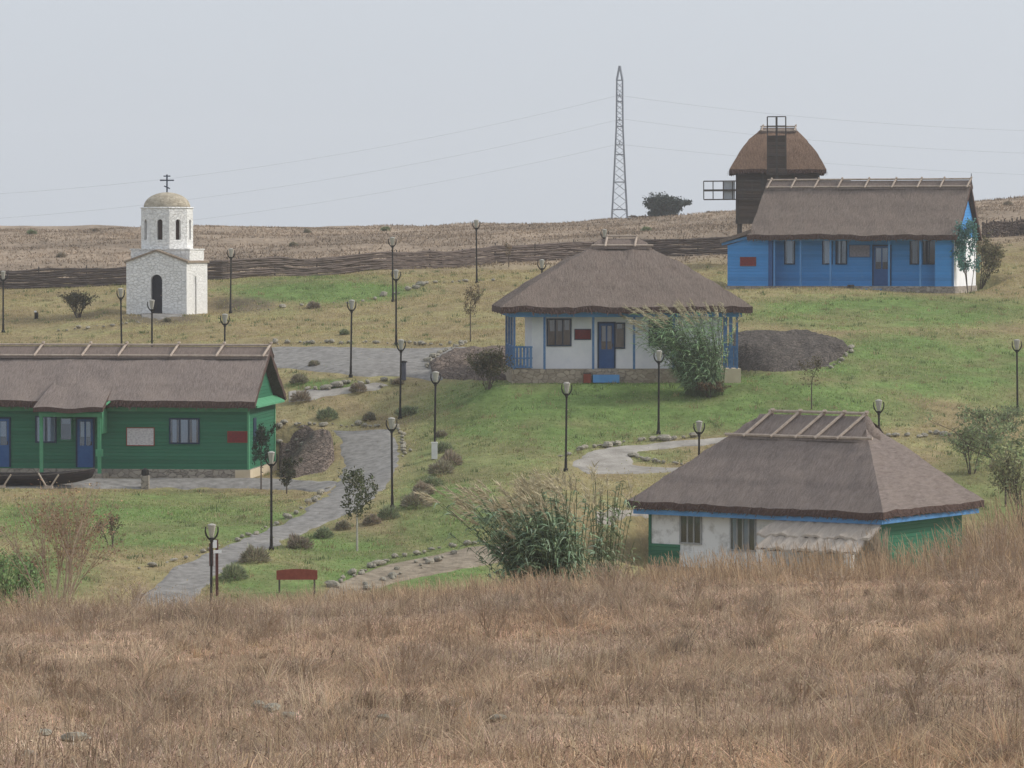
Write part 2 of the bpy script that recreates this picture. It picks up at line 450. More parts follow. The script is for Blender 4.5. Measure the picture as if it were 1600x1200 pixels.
class MB:
    def __init__(s): s.v = []; s.f = []
    def add(s, V, Fs):
        n = len(s.v); s.v += [tuple(p) for p in V]; s.f += [tuple(i + n for i in f) for f in Fs]; return s
    def box(s, x0, x1, y0, y1, z0, z1):
        V = [(x, y, z) for z in (z0, z1) for y in (y0, y1) for x in (x0, x1)]
        return s.add(V, [(0, 2, 3, 1), (4, 5, 7, 6), (0, 1, 5, 4), (2, 6, 7, 3), (0, 4, 6, 2), (1, 3, 7, 5)])
    def tube(s, p0, p1, r0, r1=None, n=6, cap=True):
        r1 = r0 if r1 is None else r1
        p0 = Vector(p0); p1 = Vector(p1); d = (p1 - p0)
        if d.length < 1e-6: return s
        d.normalize()
        a = d.orthogonal().normalized(); b = d.cross(a)
        V = []
        for p, r in ((p0, r0), (p1, r1)):
            for i in range(n):
                t = 2 * math.pi * i / n
                V.append(p + a * (math.cos(t) * r) + b * (math.sin(t) * r))
        Fs = [(i, (i + 1) % n, n + (i + 1) % n, n + i) for i in range(n)]
        if cap: Fs += [tuple(range(n - 1, -1, -1)), tuple(range(n, 2 * n))]
        return s.add(V, Fs)
    def path(s, pts, radii, n=6):
        for i in range(len(pts) - 1): s.tube(pts[i], pts[i + 1], radii[i], radii[i + 1], n, True)
        return s
    def bar(s, p0, p1, w, h=None, up=(0, 0, 1)):
        h = w if h is None else h
        p0 = Vector(p0); p1 = Vector(p1); d = (p1 - p0).normalized(); up = Vector(up)
        if abs(d.dot(up)) > .98: up = Vector((0, 1, 0))
        a = d.cross(up).normalized(); b = a.cross(d)
        V = [p + a * (i * w / 2) + b * (j * h / 2) for p in (p0, p1) for i, j in ((-1, -1), (1, -1), (1, 1), (-1, 1))]
        return s.add(V, [(0, 1, 5, 4), (1, 2, 6, 5), (2, 3, 7, 6), (3, 0, 4, 7), (3, 2, 1, 0), (4, 5, 6, 7)])
    def prism(s, poly, d):
        """poly: planar loop of 3D points, extruded along vector d"""
        n = len(poly); d = Vector(d)
        V = [Vector(p) for p in poly] + [Vector(p) + d for p in poly]
        return s.add(V, [tuple(range(n)), tuple(range(2 * n - 1, n - 1, -1))] + [(i, i + n, (i + 1) % n + n, (i + 1) % n) for i in range(n)])
    def lathe(s, prof, n=16, c=(0, 0, 0), rot=0):
        V = []
        for r, z in prof:
            for i in range(n):
                t = rot + 2 * math.pi * i / n
                V.append((c[0] + r * math.cos(t), c[1] + r * math.sin(t), c[2] + z))
        Fs = []
        for k in range(len(prof) - 1):
            for i in range(n):
                j = (i + 1) % n
                Fs.append((k * n + i, k * n + j, (k + 1) * n + j, (k + 1) * n + i))
        Fs += [tuple(range(n - 1, -1, -1)), tuple(range((len(prof) - 1) * n, len(prof) * n))]
        return s.add(V, Fs)
    def build(s, name, m, parent=None, smooth=False, bevel=0.0):
        me = bpy.data.meshes.new(name)
        me.from_pydata(s.v, [], s.f); me.update()
        if smooth:
            me.polygons.foreach_set("use_smooth", [True] * len(me.polygons))
        o = link(name, me, m, parent)
        if bevel:
            b = o.modifiers.new("bevel", 'BEVEL'); b.width = bevel; b.segments = 2; b.limit_method = 'ANGLE'
        return o

def np_object(name, V, faces, col, m, parent=None, smooth=False):
    """V (n,3); faces (k,4) or (k,3); col (n,3)"""
    me = bpy.data.meshes.new(name)
    V = np.ascontiguousarray(V, np.float32); faces = np.ascontiguousarray(faces, np.int32)
    k = faces.shape[1]
    me.vertices.add(len(V)); me.vertices.foreach_set("co", V.ravel())
    me.loops.add(faces.size); me.loops.foreach_set("vertex_index", faces.ravel())
    me.polygons.add(len(faces))
    me.polygons.foreach_set("loop_start", np.arange(0, faces.size, k, dtype=np.int32))
    try: me.polygons.foreach_set("loop_total", np.full(len(faces), k, np.int32))
    except Exception: pass
    if smooth: me.polygons.foreach_set("use_smooth", np.ones(len(faces), bool))
    if col is not None:
        a = me.color_attributes.new("col", 'FLOAT_COLOR', 'POINT')
        c4 = np.ones((len(V), 4), np.float32); c4[:, :3] = col
        a.data.foreach_set("color", c4.ravel())
    me.update(calc_edges=True)
    return link(name, me, m, parent)

def ribbons(P, W, side, col):
    """P (N,S+1,3) spines, W (N,S+1) widths, side (N,3), col (N,3) -> V, faces, col"""
    N, S1, _ = P.shape
    off = side[:, None, :] * (W[:, :, None] * .5)
    V = np.stack([P - off, P + off], 2).reshape(-1, 3)
    base = (np.arange(N)[:, None] * S1 + np.arange(S1 - 1)[None]) * 2
    base = base.ravel()
    Fs = np.stack([base, base + 1, base + 3, base + 2], 1)
    cc = np.repeat(col, S1 * 2, 0) if col.ndim == 2 else np.repeat(col.reshape(-1, 3), 2, 0)
    return V, Fs, cc

def merge(parts):
    Vs, Fs, Cs, n = [], [], [], 0
    for V, f, c in parts:
        Vs.append(V); Fs.append(f + n); Cs.append(c); n += len(V)
    return np.concatenate(Vs), np.concatenate(Fs), np.concatenate(Cs)

def blades(rng, X, Y, Z, H, width, lean, col, S=3, tipw=.15, wind=(0, 0)):
    N = len(X)
    az = rng.uniform(0, 2 * np.pi, N)
    ln = np.abs(rng.normal(0, lean, N))
    dx = np.cos(az) * ln + wind[0]; dy = np.sin(az) * ln + wind[1]
    t = np.linspace(0, 1, S + 1)[None, :]
    P = np.empty((N, S + 1, 3))
    P[:, :, 0] = X[:, None] + dx[:, None] * H[:, None] * t ** 1.7
    P[:, :, 1] = Y[:, None] + dy[:, None] * H[:, None] * t ** 1.7
    P[:, :, 2] = Z[:, None] + H[:, None] * t * (1 - .25 * np.minimum(ln, 1.2)[:, None] * t)
    W = width[:, None] * (1 - (1 - tipw) * t ** 1.5)
    sa = rng.uniform(-.9, .9, N)
    side = np.stack([np.cos(sa), np.sin(sa), np.zeros(N)], 1)
    return ribbons(P, W, side, col)

def leaves(rng, Cn, size, col, up=.3):
    N = len(Cn)
    a = rng.normal(0, 1, (N, 3)); a /= np.linalg.norm(a, axis=1, keepdims=True)
    b = rng.normal(0, 1, (N, 3)); b[:, 2] += up
    b -= a * (a * b).sum(1, keepdims=True); b /= np.linalg.norm(b, axis=1, keepdims=True) + 1e-9
    s = size[:, None] if np.ndim(size) else size
    V = np.stack([Cn - a * s, Cn - b * s * .45, Cn + a * s, Cn + b * s * .45], 1).reshape(-1, 3)
    Fs = np.arange(N * 4).reshape(N, 4)
    return V, Fs, np.repeat(col, 4, 0)

def dots(o):  # keep a mesh-only thing's origin at its base
    return o

# ------------------------------------------------------------------ where the buildings stand
D = math.radians
GH = at(388, 747, 163); GH_R = D(-6)
WH = at(978, 598, 170.5); WH_R = D(3)
BH = at(1491, 458, 205); BH_R = D(-17)
NH = at(1380, 800, 138); NH_R = D(-34.4)
NH.z = NH.z - 2.62
CH = at(291.7, 491, 205); CH_R = D(-12.6)
WM = at(1214, 400, 229); WM.z = -.55
PADS += [
    (GH.x, GH.y, GH_R, -15, .3, -1.2, 7.2, GH.z - .02),
    (WH.x, WH.y, WH_R, -5.4, 5.4, -.3, 8.0, WH.z - .02),
    (BH.x, BH.y, BH_R, -12.8, .3, -.3, 7.4, BH.z - .02),
    (NH.x, NH.y, NH_R, -11.6, .2, -3.2, 7.4, NH.z - .02),
    (CH.x, CH.y, CH_R, -3.8, .5, -.6, 4.2, CH.z - .02),
    (WM.x, WM.y, 0, -3, 3, -3, 3, WM.z),
]

# ------------------------------------------------------------------ ground
GREENS = [  # photo ellipses where the grass is watered and green
    (500, 452, 150, 20, 1.0), (1080, 628, 300, 48, 1.0), (850, 650, 190, 60, .75), (1380, 488, 260, 26, .7), (1450, 570, 210, 50, .95), (1600, 600, 110, 50, .7),
    (240, 815, 260, 45, .85), (620, 890, 150, 30, .75), (540, 860, 110, 28, .7), (690, 800, 90, 70, .6), (510, 602, 60, 9, 1.1), (60, 900, 90, 40, .8), (1560, 750, 100, 60, .5),
    (420, 905, 90, 30, .6), (760, 700, 120, 60, .5), (1020, 712, 60, 12, .5), (1300, 640, 160, 30, .5),
]
DRY = np.array((.31, .245, .135)); LUSH = np.array((.145, .208, .068)); FIELD = np.array((.36, .262, .18)); HILL = np.array((.30, .232, .172))

def ground_col(x, y, z):
    px, py = project(x, y, z)
    g = np.zeros_like(x)
    for cx, cy, rx, ry, s in GREENS:
        q = ((px - cx) / rx) ** 2 + ((py - cy) / ry) ** 2
        g = np.maximum(g, s * np.clip(1.5 - q, 0, 1))
    n1 = vnoise(x, y, 6, 1); n2 = vnoise(x, y, 1.6, 2); n3 = vnoise(x, y * .5, .5, 5)
    g = np.clip(g * (.55 + .9 * n1) + (n2 - .5) * .45 + (vnoise(x, y, .7, 9) - .5) * .35 + .10, 0, 1)
    far = np.clip((y - 226) / 14, 0, 1)
    near = np.clip((122 - y) / 10, 0, 1)
    g = g * (1 - far) * (1 - near)
    c = DRY[None] * (1 - g)[:, None] + LUSH[None] * g[:, None]
    c = c * (.8 + .4 * n2)[:, None]
    for cx, cy, rx, ry in ((372, 476, 52, 11), (250, 498, 60, 8)):
        q = np.clip(1.6 - ((px - cx) / rx) ** 2 - ((py - cy) / ry) ** 2 + (n2 - .5) * .8, 0, 1)[:, None] * .8
        c = c * (1 - q) + np.array((.14, .115, .085))[None] * q
    hill = HILL[None] * (.75 + .5 * vnoise(x, y * .4, 5, 6))[:, None] * (.8 + .4 * n3)[:, None]
    fld = FIELD[None] * (.72 + .56 * vnoise(x, y * .6, 3.2, 7))[:, None] * (.85 + .3 * n3)[:, None]
    warm = np.clip(vnoise(x, y, 9, 11) * 1.4 - .3, 0, 1)[:, None]
    fld = fld * (1 + warm * np.array((.10, .0, -.12))[None])
    c = c * (1 - far)[:, None] + hill * far[:, None]
    c = c * (1 - near)[:, None] + fld * near[:, None]
    return c

def make_ground():
    ys = np.concatenate([np.arange(-40, 24, 2.0), np.arange(24, 125, .6), np.arange(125, 255, .35), np.arange(255, 345, .9), np.geomspace(346, 1240, 70)])
    us = np.linspace(-1, 1, 331)
    Yg, U = np.meshgrid(ys, us, indexing='ij')
    Xg = U * (14 + .19 * np.maximum(Yg, 0))
    Z = height(Xg, Yg)
    x, y, z = Xg.ravel(), Yg.ravel(), Z.ravel()
    ny, nx = Xg.shape
    i = np.arange(ny - 1)[:, None] * nx + np.arange(nx - 1)[None]
    i = i.ravel()
    Fs = np.stack([i, i + 1, i + nx + 1, i + nx], 1)
    o = np_object("ground", np.stack([x, y, z], 1), Fs, ground_col(x, y, z) * .92, GROUND, smooth=True)
    tag(o, kind='structure')
make_ground()

def scatter(rng, n, ymin, ymax, margin=1.25, extra=1.5):
    """random ground spots, even per square metre, inside a wedge a little wider than the view"""
    y = np.sqrt(rng.uniform(ymin ** 2, ymax ** 2, n)) if ymin > 0 else rng.uniform(ymin, ymax, n)
    x = rng.uniform(-1, 1, n) * (y * .1333 * margin + extra)
    return x, y

PATHS_MASK = []   # filled by the paths below: polygons in photo pixels

def inpoly(px, py, poly):
    ins = np.zeros(px.shape, bool)
    n = len(poly)
    for i in range(n):
        x0, y0 = poly[i]; x1, y1 = poly[(i + 1) % n]
        c = ((y0 > py) != (y1 > py)) & (px < (x1 - x0) * (py - y0) / (y1 - y0 + 1e-12) + x0)
        ins ^= c
    return ins

# ------------------------------------------------------------------ paths and roads
def resample(pts, n):
    pts = np.array(pts, float)
    d = np.concatenate([[0], np.cumsum(np.linalg.norm(np.diff(pts, axis=0), axis=1))])
    t = np.linspace(0, d[-1], n)
    return np.stack([np.interp(t, d, pts[:, k]) for k in range(pts.shape[1])], 1)

def drape(name, ea, eb, m, off=.035, nu=90, nv=14, bulge=0.0, seed=0, kind='structure', rough=.0):
    PATHS_MASK.append(list(ea) + list(eb)[::-1])
    A = resample([tuple(hit(*p)) for p in resample(ea, 16)], nu); B = resample([tuple(hit(*p)) for p in resample(eb, 16)], nu)
    t = np.linspace(0, 1, nv)[None, :, None]
    wob = ((vnoise(A[:, 0], A[:, 1], .7, seed) - .5) * .5)[:, None, None]
    wob2 = ((vnoise(B[:, 0], B[:, 1], .7, seed + 1) - .5) * .5)[:, None, None]
    P = A[:, None] * (1 - t) + B[:, None] * t
    dirn = B - A; dirn /= np.linalg.norm(dirn, axis=1, keepdims=True) + 1e-9
    P = P + dirn[:, None] * (wob * (1 - t) + wob2 * t)
    x, y = P[:, :, 0], P[:, :, 1]
    offs = np.full(x.shape, off); offs[:, 0] = -.05; offs[:, -1] = -.05; offs[0] = -.05; offs[-1] = -.05
    z = height(x, y) + offs
    if bulge:
        tt = t[:, :, 0]; uu = np.linspace(0, 1, nu)[:, None]
        z = z + bulge * np.minimum(1, np.sin(np.pi * np.clip(tt * 1.0, 0, 1)) * 1.3) * np.minimum(1, np.sin(np.pi * uu) * 2.5) * (.6 + .8 * vnoise(x, y, 1.1, seed + 3)) + (vnoise(x, y, .45, seed + 4) - .5) * rough
    # skirt
    V = np.stack([x, y, z], 2)
    i = (np.arange(nu - 1)[:, None] * nv + np.arange(nv - 1)[None]).ravel()
    Fs = np.stack([i, i + 1, i + nv + 1, i + nv], 1)
    o = np_object(name, V.reshape(-1, 3), Fs, None, m, smooth=True)
    # face up
    me = o.data
    if len(me.polygons) and me.polygons[len(me.polygons) // 2].normal.z < 0: me.flip_normals()
    if kind: tag(o, kind=kind)
    return o

drape("road", [(400, 541), (520, 541), (600, 542), (660, 543), (735, 541)], [(400, 574), (500, 585), (550, 592), (640, 598), (690, 602)], ASPHALT, seed=11)
drape("footpath", [(450, 613), (520, 607), (590, 599)], [(450, 632), (530, 622), (612, 606)], GRAVEL, seed=12, nv=8)
drape("path", [(515, 672), (525, 690), (537, 715), (530, 752), (508, 770), (488, 790), (440, 820), (380, 842), (310, 872), (245, 905), (205, 942), (185, 965)],
      [(615, 672), (628, 688), (631, 712), (622, 745), (600, 768), (565, 798), (470, 835), (410, 862), (365, 885), (330, 905), (300, 942), (290, 965)], ASPHALT, seed=13, nu=160)
drape("pavement", [(-60, 750), (130, 749), (430, 748), (532, 753)], [(-60, 763), (130, 765), (420, 766), (512, 769)], ASPHALT, seed=14, off=.055, nv=10)
drape("gravel_path", [(1150, 682), (1060, 690), (980, 697), (915, 707), (886, 724), (888, 738), (930, 742), (990, 741), (1060, 738), (1120, 738)],
      [(1150, 694), (1060, 700), (1010, 706), (992, 712), (985, 717), (985, 720), (990, 724), (1010, 728), (1060, 731), (1120, 730)], GRAVEL, seed=15)
drape("gravel_path", [(930, 802), (1000, 798), (1050, 794)], [(930, 822), (1000, 814), (1050, 808)], GRAVEL, seed=16)
drape("dirt_path", [(520, 915), (580, 890), (640, 875), (720, 858), (800, 848)], [(490, 948), (600, 918), (680, 900), (760, 885), (830, 874)], SOIL, seed=17)
drape("forecourt", [(215, 490), (250, 490), (288, 490)], [(222, 500), (255, 501), (284, 500)], ASPHALT, seed=18, nv=8, off=.05)
o = drape("rubble_bank", [(436, 676), (470, 670), (505, 671), (520, 688)], [(436, 748), (470, 745), (508, 738), (523, 722)], RUBBLE, seed=21, off=.14, bulge=.16, rough=.22, kind=None)
tag(o, "bank of brown rubble beside the green house gable", "stone bank")
o = drape("rubble_bank", [(1145, 520), (1200, 516), (1270, 517), (1318, 534)], [(1145, 580), (1200, 584), (1290, 577), (1328, 549)], RUBBLE_D, seed=22, off=.08, bulge=.14, rough=.2, kind=None)
tag(o, "long bank of dark grey rubble right of the white house", "stone bank")
o = drape("rubble_bank", [(672, 572), (690, 555), (720, 545), (800, 541)], [(675, 586), (700, 594), (750, 596), (800, 594)], RUBBLE, seed=23, off=.10, bulge=.15, rough=.18, kind=None)
tag(o, "curved stone bank between the asphalt road and the white house", "stone bank")

# ------------------------------------------------------------------ edging stones
def stone_mesh(seed):
    rng = random.Random(seed)
    bm = MB()
    V, Fs = [], []
    nlat, nlon = 5, 8
    sx, sy, sz = rng.uniform(.8, 1.3), rng.uniform(.7, 1.0), rng.uniform(.5, .8)
    V.append((0, 0, -sz))
    for i in range(1, nlat):
        p = -math.pi / 2 + math.pi * i / nlat
        for j in range(nlon):
            a = 2 * math.pi * j / nlon; k = rng.uniform(.8, 1.15)
            V.append((sx * k * math.cos(p) * math.cos(a), sy * k * math.cos(p) * math.sin(a), sz * k * math.sin(p)))
    V.append((0, 0, sz))
    for j in range(nlon): Fs.append((0, 1 + (j + 1) % nlon, 1 + j))
    for i in range(nlat - 2):
        for j in range(nlon):
            a = 1 + i * nlon + j; b = 1 + i * nlon + (j + 1) % nlon
            Fs.append((a, b, b + nlon, a + nlon))
    l = 1 + (nlat - 2) * nlon
    for j in range(nlon): Fs.append((l + j, l + (j + 1) % nlon, len(V) - 1))
    me = bpy.data.meshes.new("stone"); me.from_pydata(V, [], Fs); me.materials.append(STONE)
    return me
STONES = [stone_mesh(i) for i in range(7)]
srng = random.Random(5)
def stone_row(pts, n, label, group, r=.15, jit=.25, dmin=104):
    W = resample([tuple(hit(*p, dmin=dmin)) for p in resample(pts, 14)], n)
    for q in W:
        o = link("edging_stone", srng.choice(STONES))
        x, y = q[0] + srng.gauss(0, jit * .5), q[1] + srng.gauss(0, jit)
        s = r * .78 * min(2.0, srng.lognormvariate(-.1, .42))
        o.location = (x, y, gz(x, y) + .06 + s * .22); o.scale = (s * srng.uniform(.9, 1.5), s, s)
        o.rotation_euler = (srng.uniform(-.2, .2), srng.uniform(-.2, .2), srng.uniform(0, 6.3))
        tag(o, label, "stone", group)
stone_row([(430, 538), (560, 537), (690, 540), (725, 540)], 30, "pale stone in the row along the far side of the asphalt road", "stones along the far side of the road", .14)
stone_row([(668, 577), (672, 562), (690, 552), (712, 544), (730, 537)], 18, "pale stone on the curved rim of the bank left of the white house", "stones on the curved bank", .15, .12)
stone_row([(90, 520), (160, 512), (222, 505)], 12, "pale stone lying in the grass before the chapel", "stones before the chapel", .12)
stone_row([(400, 486), (470, 480), (570, 472), (612, 462), (660, 447), (690, 442), (770, 440)], 24, "pale stone edging the slope below the upper green lawn", "stones below the upper lawn", .15)
stone_row([(435, 668), (500, 667), (590, 668)], 20, "pale stone along the top of the curved path", "stones along the top of the curved path", .15, .15)
stone_row([(615, 671), (628, 685), (635, 705), (632, 716)], 13, "pale stone along the right bend of the curved path", "stones along the bend of the path", .17, .15)
stone_row([(508, 766), (490, 785), (465, 805), (420, 825), (370, 845), (310, 870), (220, 892)], 34, "pale stone edging the lawn on the left side of the path", "stones on the left side of the path", .12, .12)
stone_row([(886, 718), (900, 706), (930, 700), (1000, 690), (1090, 682)], 20, "pale stone on the far rim of the gravel hairpin path", "stones on the far rim of the gravel path", .16)
stone_row([(988, 712), (1010, 722), (1060, 728), (1085, 729)], 14, "pale stone edging the grass island inside the gravel hairpin", "stones round the grass island", .15, .1)
stone_row([(520, 918), (545, 905), (580, 888), (620, 873), (680, 860), (750, 850)], 30, "pale stone on the upper rim of the dirt path near the dry grass", "stones on the upper rim of the dirt path", .15, .15)
stone_row([(530, 935), (600, 905), (660, 884), (710, 868)], 22, "pale stone lying along the middle of the dirt path", "stones along the middle of the dirt path", .13, .3)
stone_row([(480, 613), (540, 604), (605, 596)], 14, "pale stone edging the small footpath below the asphalt road", "stones along the small footpath", .16)
stone_row([(1296, 577), (1320, 560), (1333, 545)], 9, "pale stone at the right end of the dark rubble bank", "stones at the dark bank", .15, .1)
stone_row([(436, 712), (470, 700), (508, 690)], 13, "pale stone on the ledge across the brown rubble bank", "stones on the ledge of the brown bank", .15, .1)
stone_row([(1390, 684), (1450, 681), (1530, 680)], 14, "pale stone in the row right of the near thatched roof", "stones right of the near roof", .16)

# ------------------------------------------------------------------ building parts
def roof(parent, x0, x1, y0, y1, ze, ridge, hipL=False, hipR=False, th=.28, k=0.0, m=THATCH, seed=0, amp=.07, nu=60, nv=22, cap=None):
    xa, xb, yr, zr = ridge
    def g(t): return t + k * t * (1 - t)
    def surf(e0, e1, r0, r1, nu=nu):
        u = np.linspace(0, 1, nu)[:, None]; t = np.linspace(0, 1, nv)[None]
        E = [e0[i] + (e1[i] - e0[i]) * u for i in (0, 1)]
        R = [r0[i] + (r1[i] - r0[i]) * u for i in (0, 1)]
        X = E[0] + (R[0] - E[0]) * t; Y = E[1] + (R[1] - E[1]) * t
        Z = ze + (zr - ze) * g(t) + 0 * u
        Z = Z + (vnoise(X, Y, 1.1, seed) - .5) * amp * 1.4 + (vnoise(X, Y, .35, seed + 1) - .5) * amp
        Z = Z - .05 * np.mod(t * 3.3 + .25 * vnoise(X, Y, 1.6, seed + 5), 1.0) * (t < .93)
        return X, Y, Z
    S = [surf((x0, y0), (x1, y0), (xa, yr), (xb, yr)), surf((x1, y1), (x0, y1), (xb, yr), (xa, yr))]
    if hipL: S.append(surf((x0, y1), (x0, y0), (xa, yr), (xa, yr)))
    if hipR: S.append(surf((x1, y0), (x1, y1), (xb, yr), (xb, yr)))
    top, rim = MB(), MB()
    rr = np.random.default_rng(seed)
    for si, (X, Y, Z) in enumerate(S):
        n0, n1 = X.shape
        V = np.stack([X, Y, Z], 2).reshape(-1, 3)
        i = (np.arange(n0 - 1)[:, None] * n1 + np.arange(n1 - 1)[None]).ravel()
        top.add(V, np.stack([i, i + n1, i + n1 + 1, i + 1], 1).tolist())
        # underside and cut ends; the ragged lower edge is cut thatch
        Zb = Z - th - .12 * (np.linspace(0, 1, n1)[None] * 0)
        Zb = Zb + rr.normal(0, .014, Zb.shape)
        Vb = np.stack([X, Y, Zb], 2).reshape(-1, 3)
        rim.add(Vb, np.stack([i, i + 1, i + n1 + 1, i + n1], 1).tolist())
        e = [(X[a, 0], Y[a, 0], Z[a, 0]) for a in range(n0)]; b = [(X[a, 0], Y[a, 0], Zb[a, 0]) for a in range(n0)]
        rim.add(e + b, [(a, n0 + a, n0 + a + 1, a + 1) for a in range(n0 - 1)])
        for side, on in ((0, not (hipL if si == 0 else hipR)), (n0 - 1, not (hipR if si == 0 else hipL))):
            if on and si < 2:
                e = [(X[side, a], Y[side, a], Z[side, a]) for a in range(n1)]; b = [(X[side, a], Y[side, a], Zb[side, a]) for a in range(n1)]
                fs = [(a, a + 1, n1 + a + 1, n1 + a) for a in range(n1 - 1)]
                if side: fs = [f[::-1] for f in fs]
                rim.add(e + b, fs)
    # fringe of loose stalks along the eaves
    for (X, Y, Z) in S:
        n = int(math.hypot(X[-1, 0] - X[0, 0], Y[-1, 0] - Y[0, 0]) * 26)
        ax, ay = X[0, 0] - X[0, 1], Y[0, 0] - Y[0, 1]; al = math.hypot(ax, ay) + 1e-9; ax /= al; ay /= al
        if abs(X[0, 0] - X[0, 1]) > abs(Y[0, 0] - Y[0, 1]) and len(S) == 2: pass
        ex, ey = X[-1, 0] - X[0, 0], Y[-1, 0] - Y[0, 0]; el = math.hypot(ex, ey) + 1e-9
        ox, oy = ey / el, -ex / el
        for _ in range(n):
            u = rr.uniform(0, 1); a = u * (len(X) - 1); a0 = int(a); a1 = min(a0 + 1, len(X) - 1); f = a - a0
            zz = (Z[a0, 0] * (1 - f) + Z[a1, 0] * f) - rr.uniform(0, th)
            px, py = X[0, 0] + ex * u, Y[0, 0] + ey * u
            l = rr.uniform(.03, .17)
            p0 = Vector((px - ox * .02, py - oy * .02, zz + .02)); p1 = Vector((px + ox * l, py + oy * l, zz - l * .8))
            w = Vector((ex / el, ey / el, 0)) * .02
            rim.add([p0 - w, p0 + w, p1 + w * .6, p1 - w * .6], [(0, 1, 2, 3)])
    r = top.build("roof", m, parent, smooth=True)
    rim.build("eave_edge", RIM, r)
    def pt(x, t, back=False, lift=0.05):
        """a point on the front (or back) slope at world-local x and slope parameter t"""
        ye = y1 if back else y0
        return Vector((x, ye + (yr - ye) * t, ze + (zr - ze) * g(t) + lift))
    pt.lim = lambda q: (x0 + (xa - x0) * q, x1 + (xb - x1) * q)
    return r, pt

def ridge_lattice(r, pt, x0, x1, xs, t, lean=.12, rad=.045, top=.10, capmat=CAP, rail=True):
    """saddle of reed over the ridge, held by rails and crossed poles"""
    cm = MB()
    n = 24
    for back in (False, True):
        V = []
        for i in range(n + 1):
            x = x0 + (x1 - x0) * i / n
            for q in (t - .02, (t + 1) / 2, 1.0):
                lo, hi = pt.lim(q); V.append(pt(min(max(x, lo - .06), hi + .06), q, back, .085 - .05 * (q < t)))
        fs = []
        for i in range(n):
            for j in (0, 1):
                a = i * 3 + j; f = (a, a + 3, a + 4, a + 1)
                fs.append(f if not back else f[::-1])
        cm.add(V, fs)
    cm.build("ridge_cap", capmat, r)
    if rail:
        for back in (False, True):
            MB().tube(pt(x0, t, back, .12), pt(x1, t, back, .12), rad).build("ridge_rail", POLE, r)
        MB().tube(pt(x0, 1, False, .16), pt(x1, 1, False, .16), rad * 1.1).build("ridge_rail", POLE, r)
    for x in xs:
        a = pt(x - lean, t - .03, False, .16); b = pt(x + lean, 1, False, .20)
        d = (b - a).normalized()
        MB().tube(a, b + d * top, rad * 1.15).build("ridge_pole", POLE, r)
        a = pt(x - lean, t - .03, True, .16); b = pt(x + lean, 1, True, .20)
        d = (b - a).normalized()
        MB().tube(a, b + d * top, rad * 1.15).build("ridge_pole", POLE, r)

def window(parent, x0, x1, z0, z1, y, frame=NAVY, cols=2, curtain=True, fw=.06, rows=1, normal='front', curts=None):
    """a window on a wall facing -y; sub-parts: recess, curtain, pane"""
    f = MB()
    f.box(x0 - fw, x1 + fw, y - .05, y, z1, z1 + fw); f.box(x0 - fw, x1 + fw, y - .07, y, z0 - fw, z0)
    f.box(x0 - fw, x0, y - .048, y, z0, z1); f.box(x1, x1 + fw, y - .048, y, z0, z1)
    for i in range(1, cols):
        x = x0 + (x1 - x0) * i / cols; f.box(x - fw * .45, x + fw * .45, y - .046, y, z0, z1)
    for i in range(1, rows):
        z = z0 + (z1 - z0) * i / rows; f.box(x0, x1, y - .040, y - .034, z - fw * .3, z + fw * .3)
    w = f.build("window", frame, parent)
    MB().box(x0, x1, y - .006, y - .002, z0, z1).build("shade_backing", DARK, w)  # flat dark sheet on the solid wall: room shade put into colour
    if curtain:
        c = MB()
        for (a, b, za) in (curts or [(.06, .42, 0), (.56, .94, 0)]):
            c.box(x0 + (x1 - x0) * a, x0 + (x1 - x0) * b, y - .016, y - .012, z0 + (z1 - z0) * za, z1 - .01)
        c.build("curtain", CURTAIN, w)
    MB().box(x0, x1, y - .030, y - .026, z0, z1).build("pane", GLASS, w)
    return w

def door(parent, x0, x1, z0, z1, y, m=BLUE_DARK, frame=NAVY, split=.45, cols=2):
    d = MB()
    d.box(x0, x1, y - .04, y, z0, z0 + (z1 - z0) * split)
    d.box(x0, x0 + .1, y - .04, y, z0 + (z1 - z0) * split, z1); d.box(x1 - .1, x1, y - .04, y, z0 + (z1 - z0) * split, z1)
    d.box(x0 + .1, x1 - .1, y - .04, y, z1 - .1, z1)
    for i in range(1, cols):
        x = x0 + (x1 - x0) * i / cols; d.box(x - .035, x + .035, y - .038, y, z0 + (z1 - z0) * split, z1 - .1)
    o = d.build("door", m, parent)
    fm = MB(); fm.box(x0 - .07, x0, y - .06, y, z0, z1 + .07); fm.box(x1, x1 + .07, y - .06, y, z0, z1 + .07); fm.box(x0, x1, y - .058, y, z1, z1 + .07)
    fm.build("door_frame", frame, o)
    MB().box(x0 + .1, x1 - .1, y - .008, y - .004, z0 + (z1 - z0) * split, z1 - .1).build("shade_backing", DARK, o)  # dark sheet behind the door pane, indoor shade painted in
    MB().box(x0 + .14, x1 - .14, y - .016, y - .012, z0 + (z1 - z0) * (split + .18), z1 - .12).build("curtain", CURTAIN, o)
    MB().box(x0 + .1, x1 - .1, y - .028, y - .024, z0 + (z1 - z0) * split, z1 - .1).build("pane", GLASS, o)
    MB().box(x1 - .085, x1 - .05, y - .09, y - .045, z0 + .95, z0 + 1.1).build("handle", IRON, o)
    return o

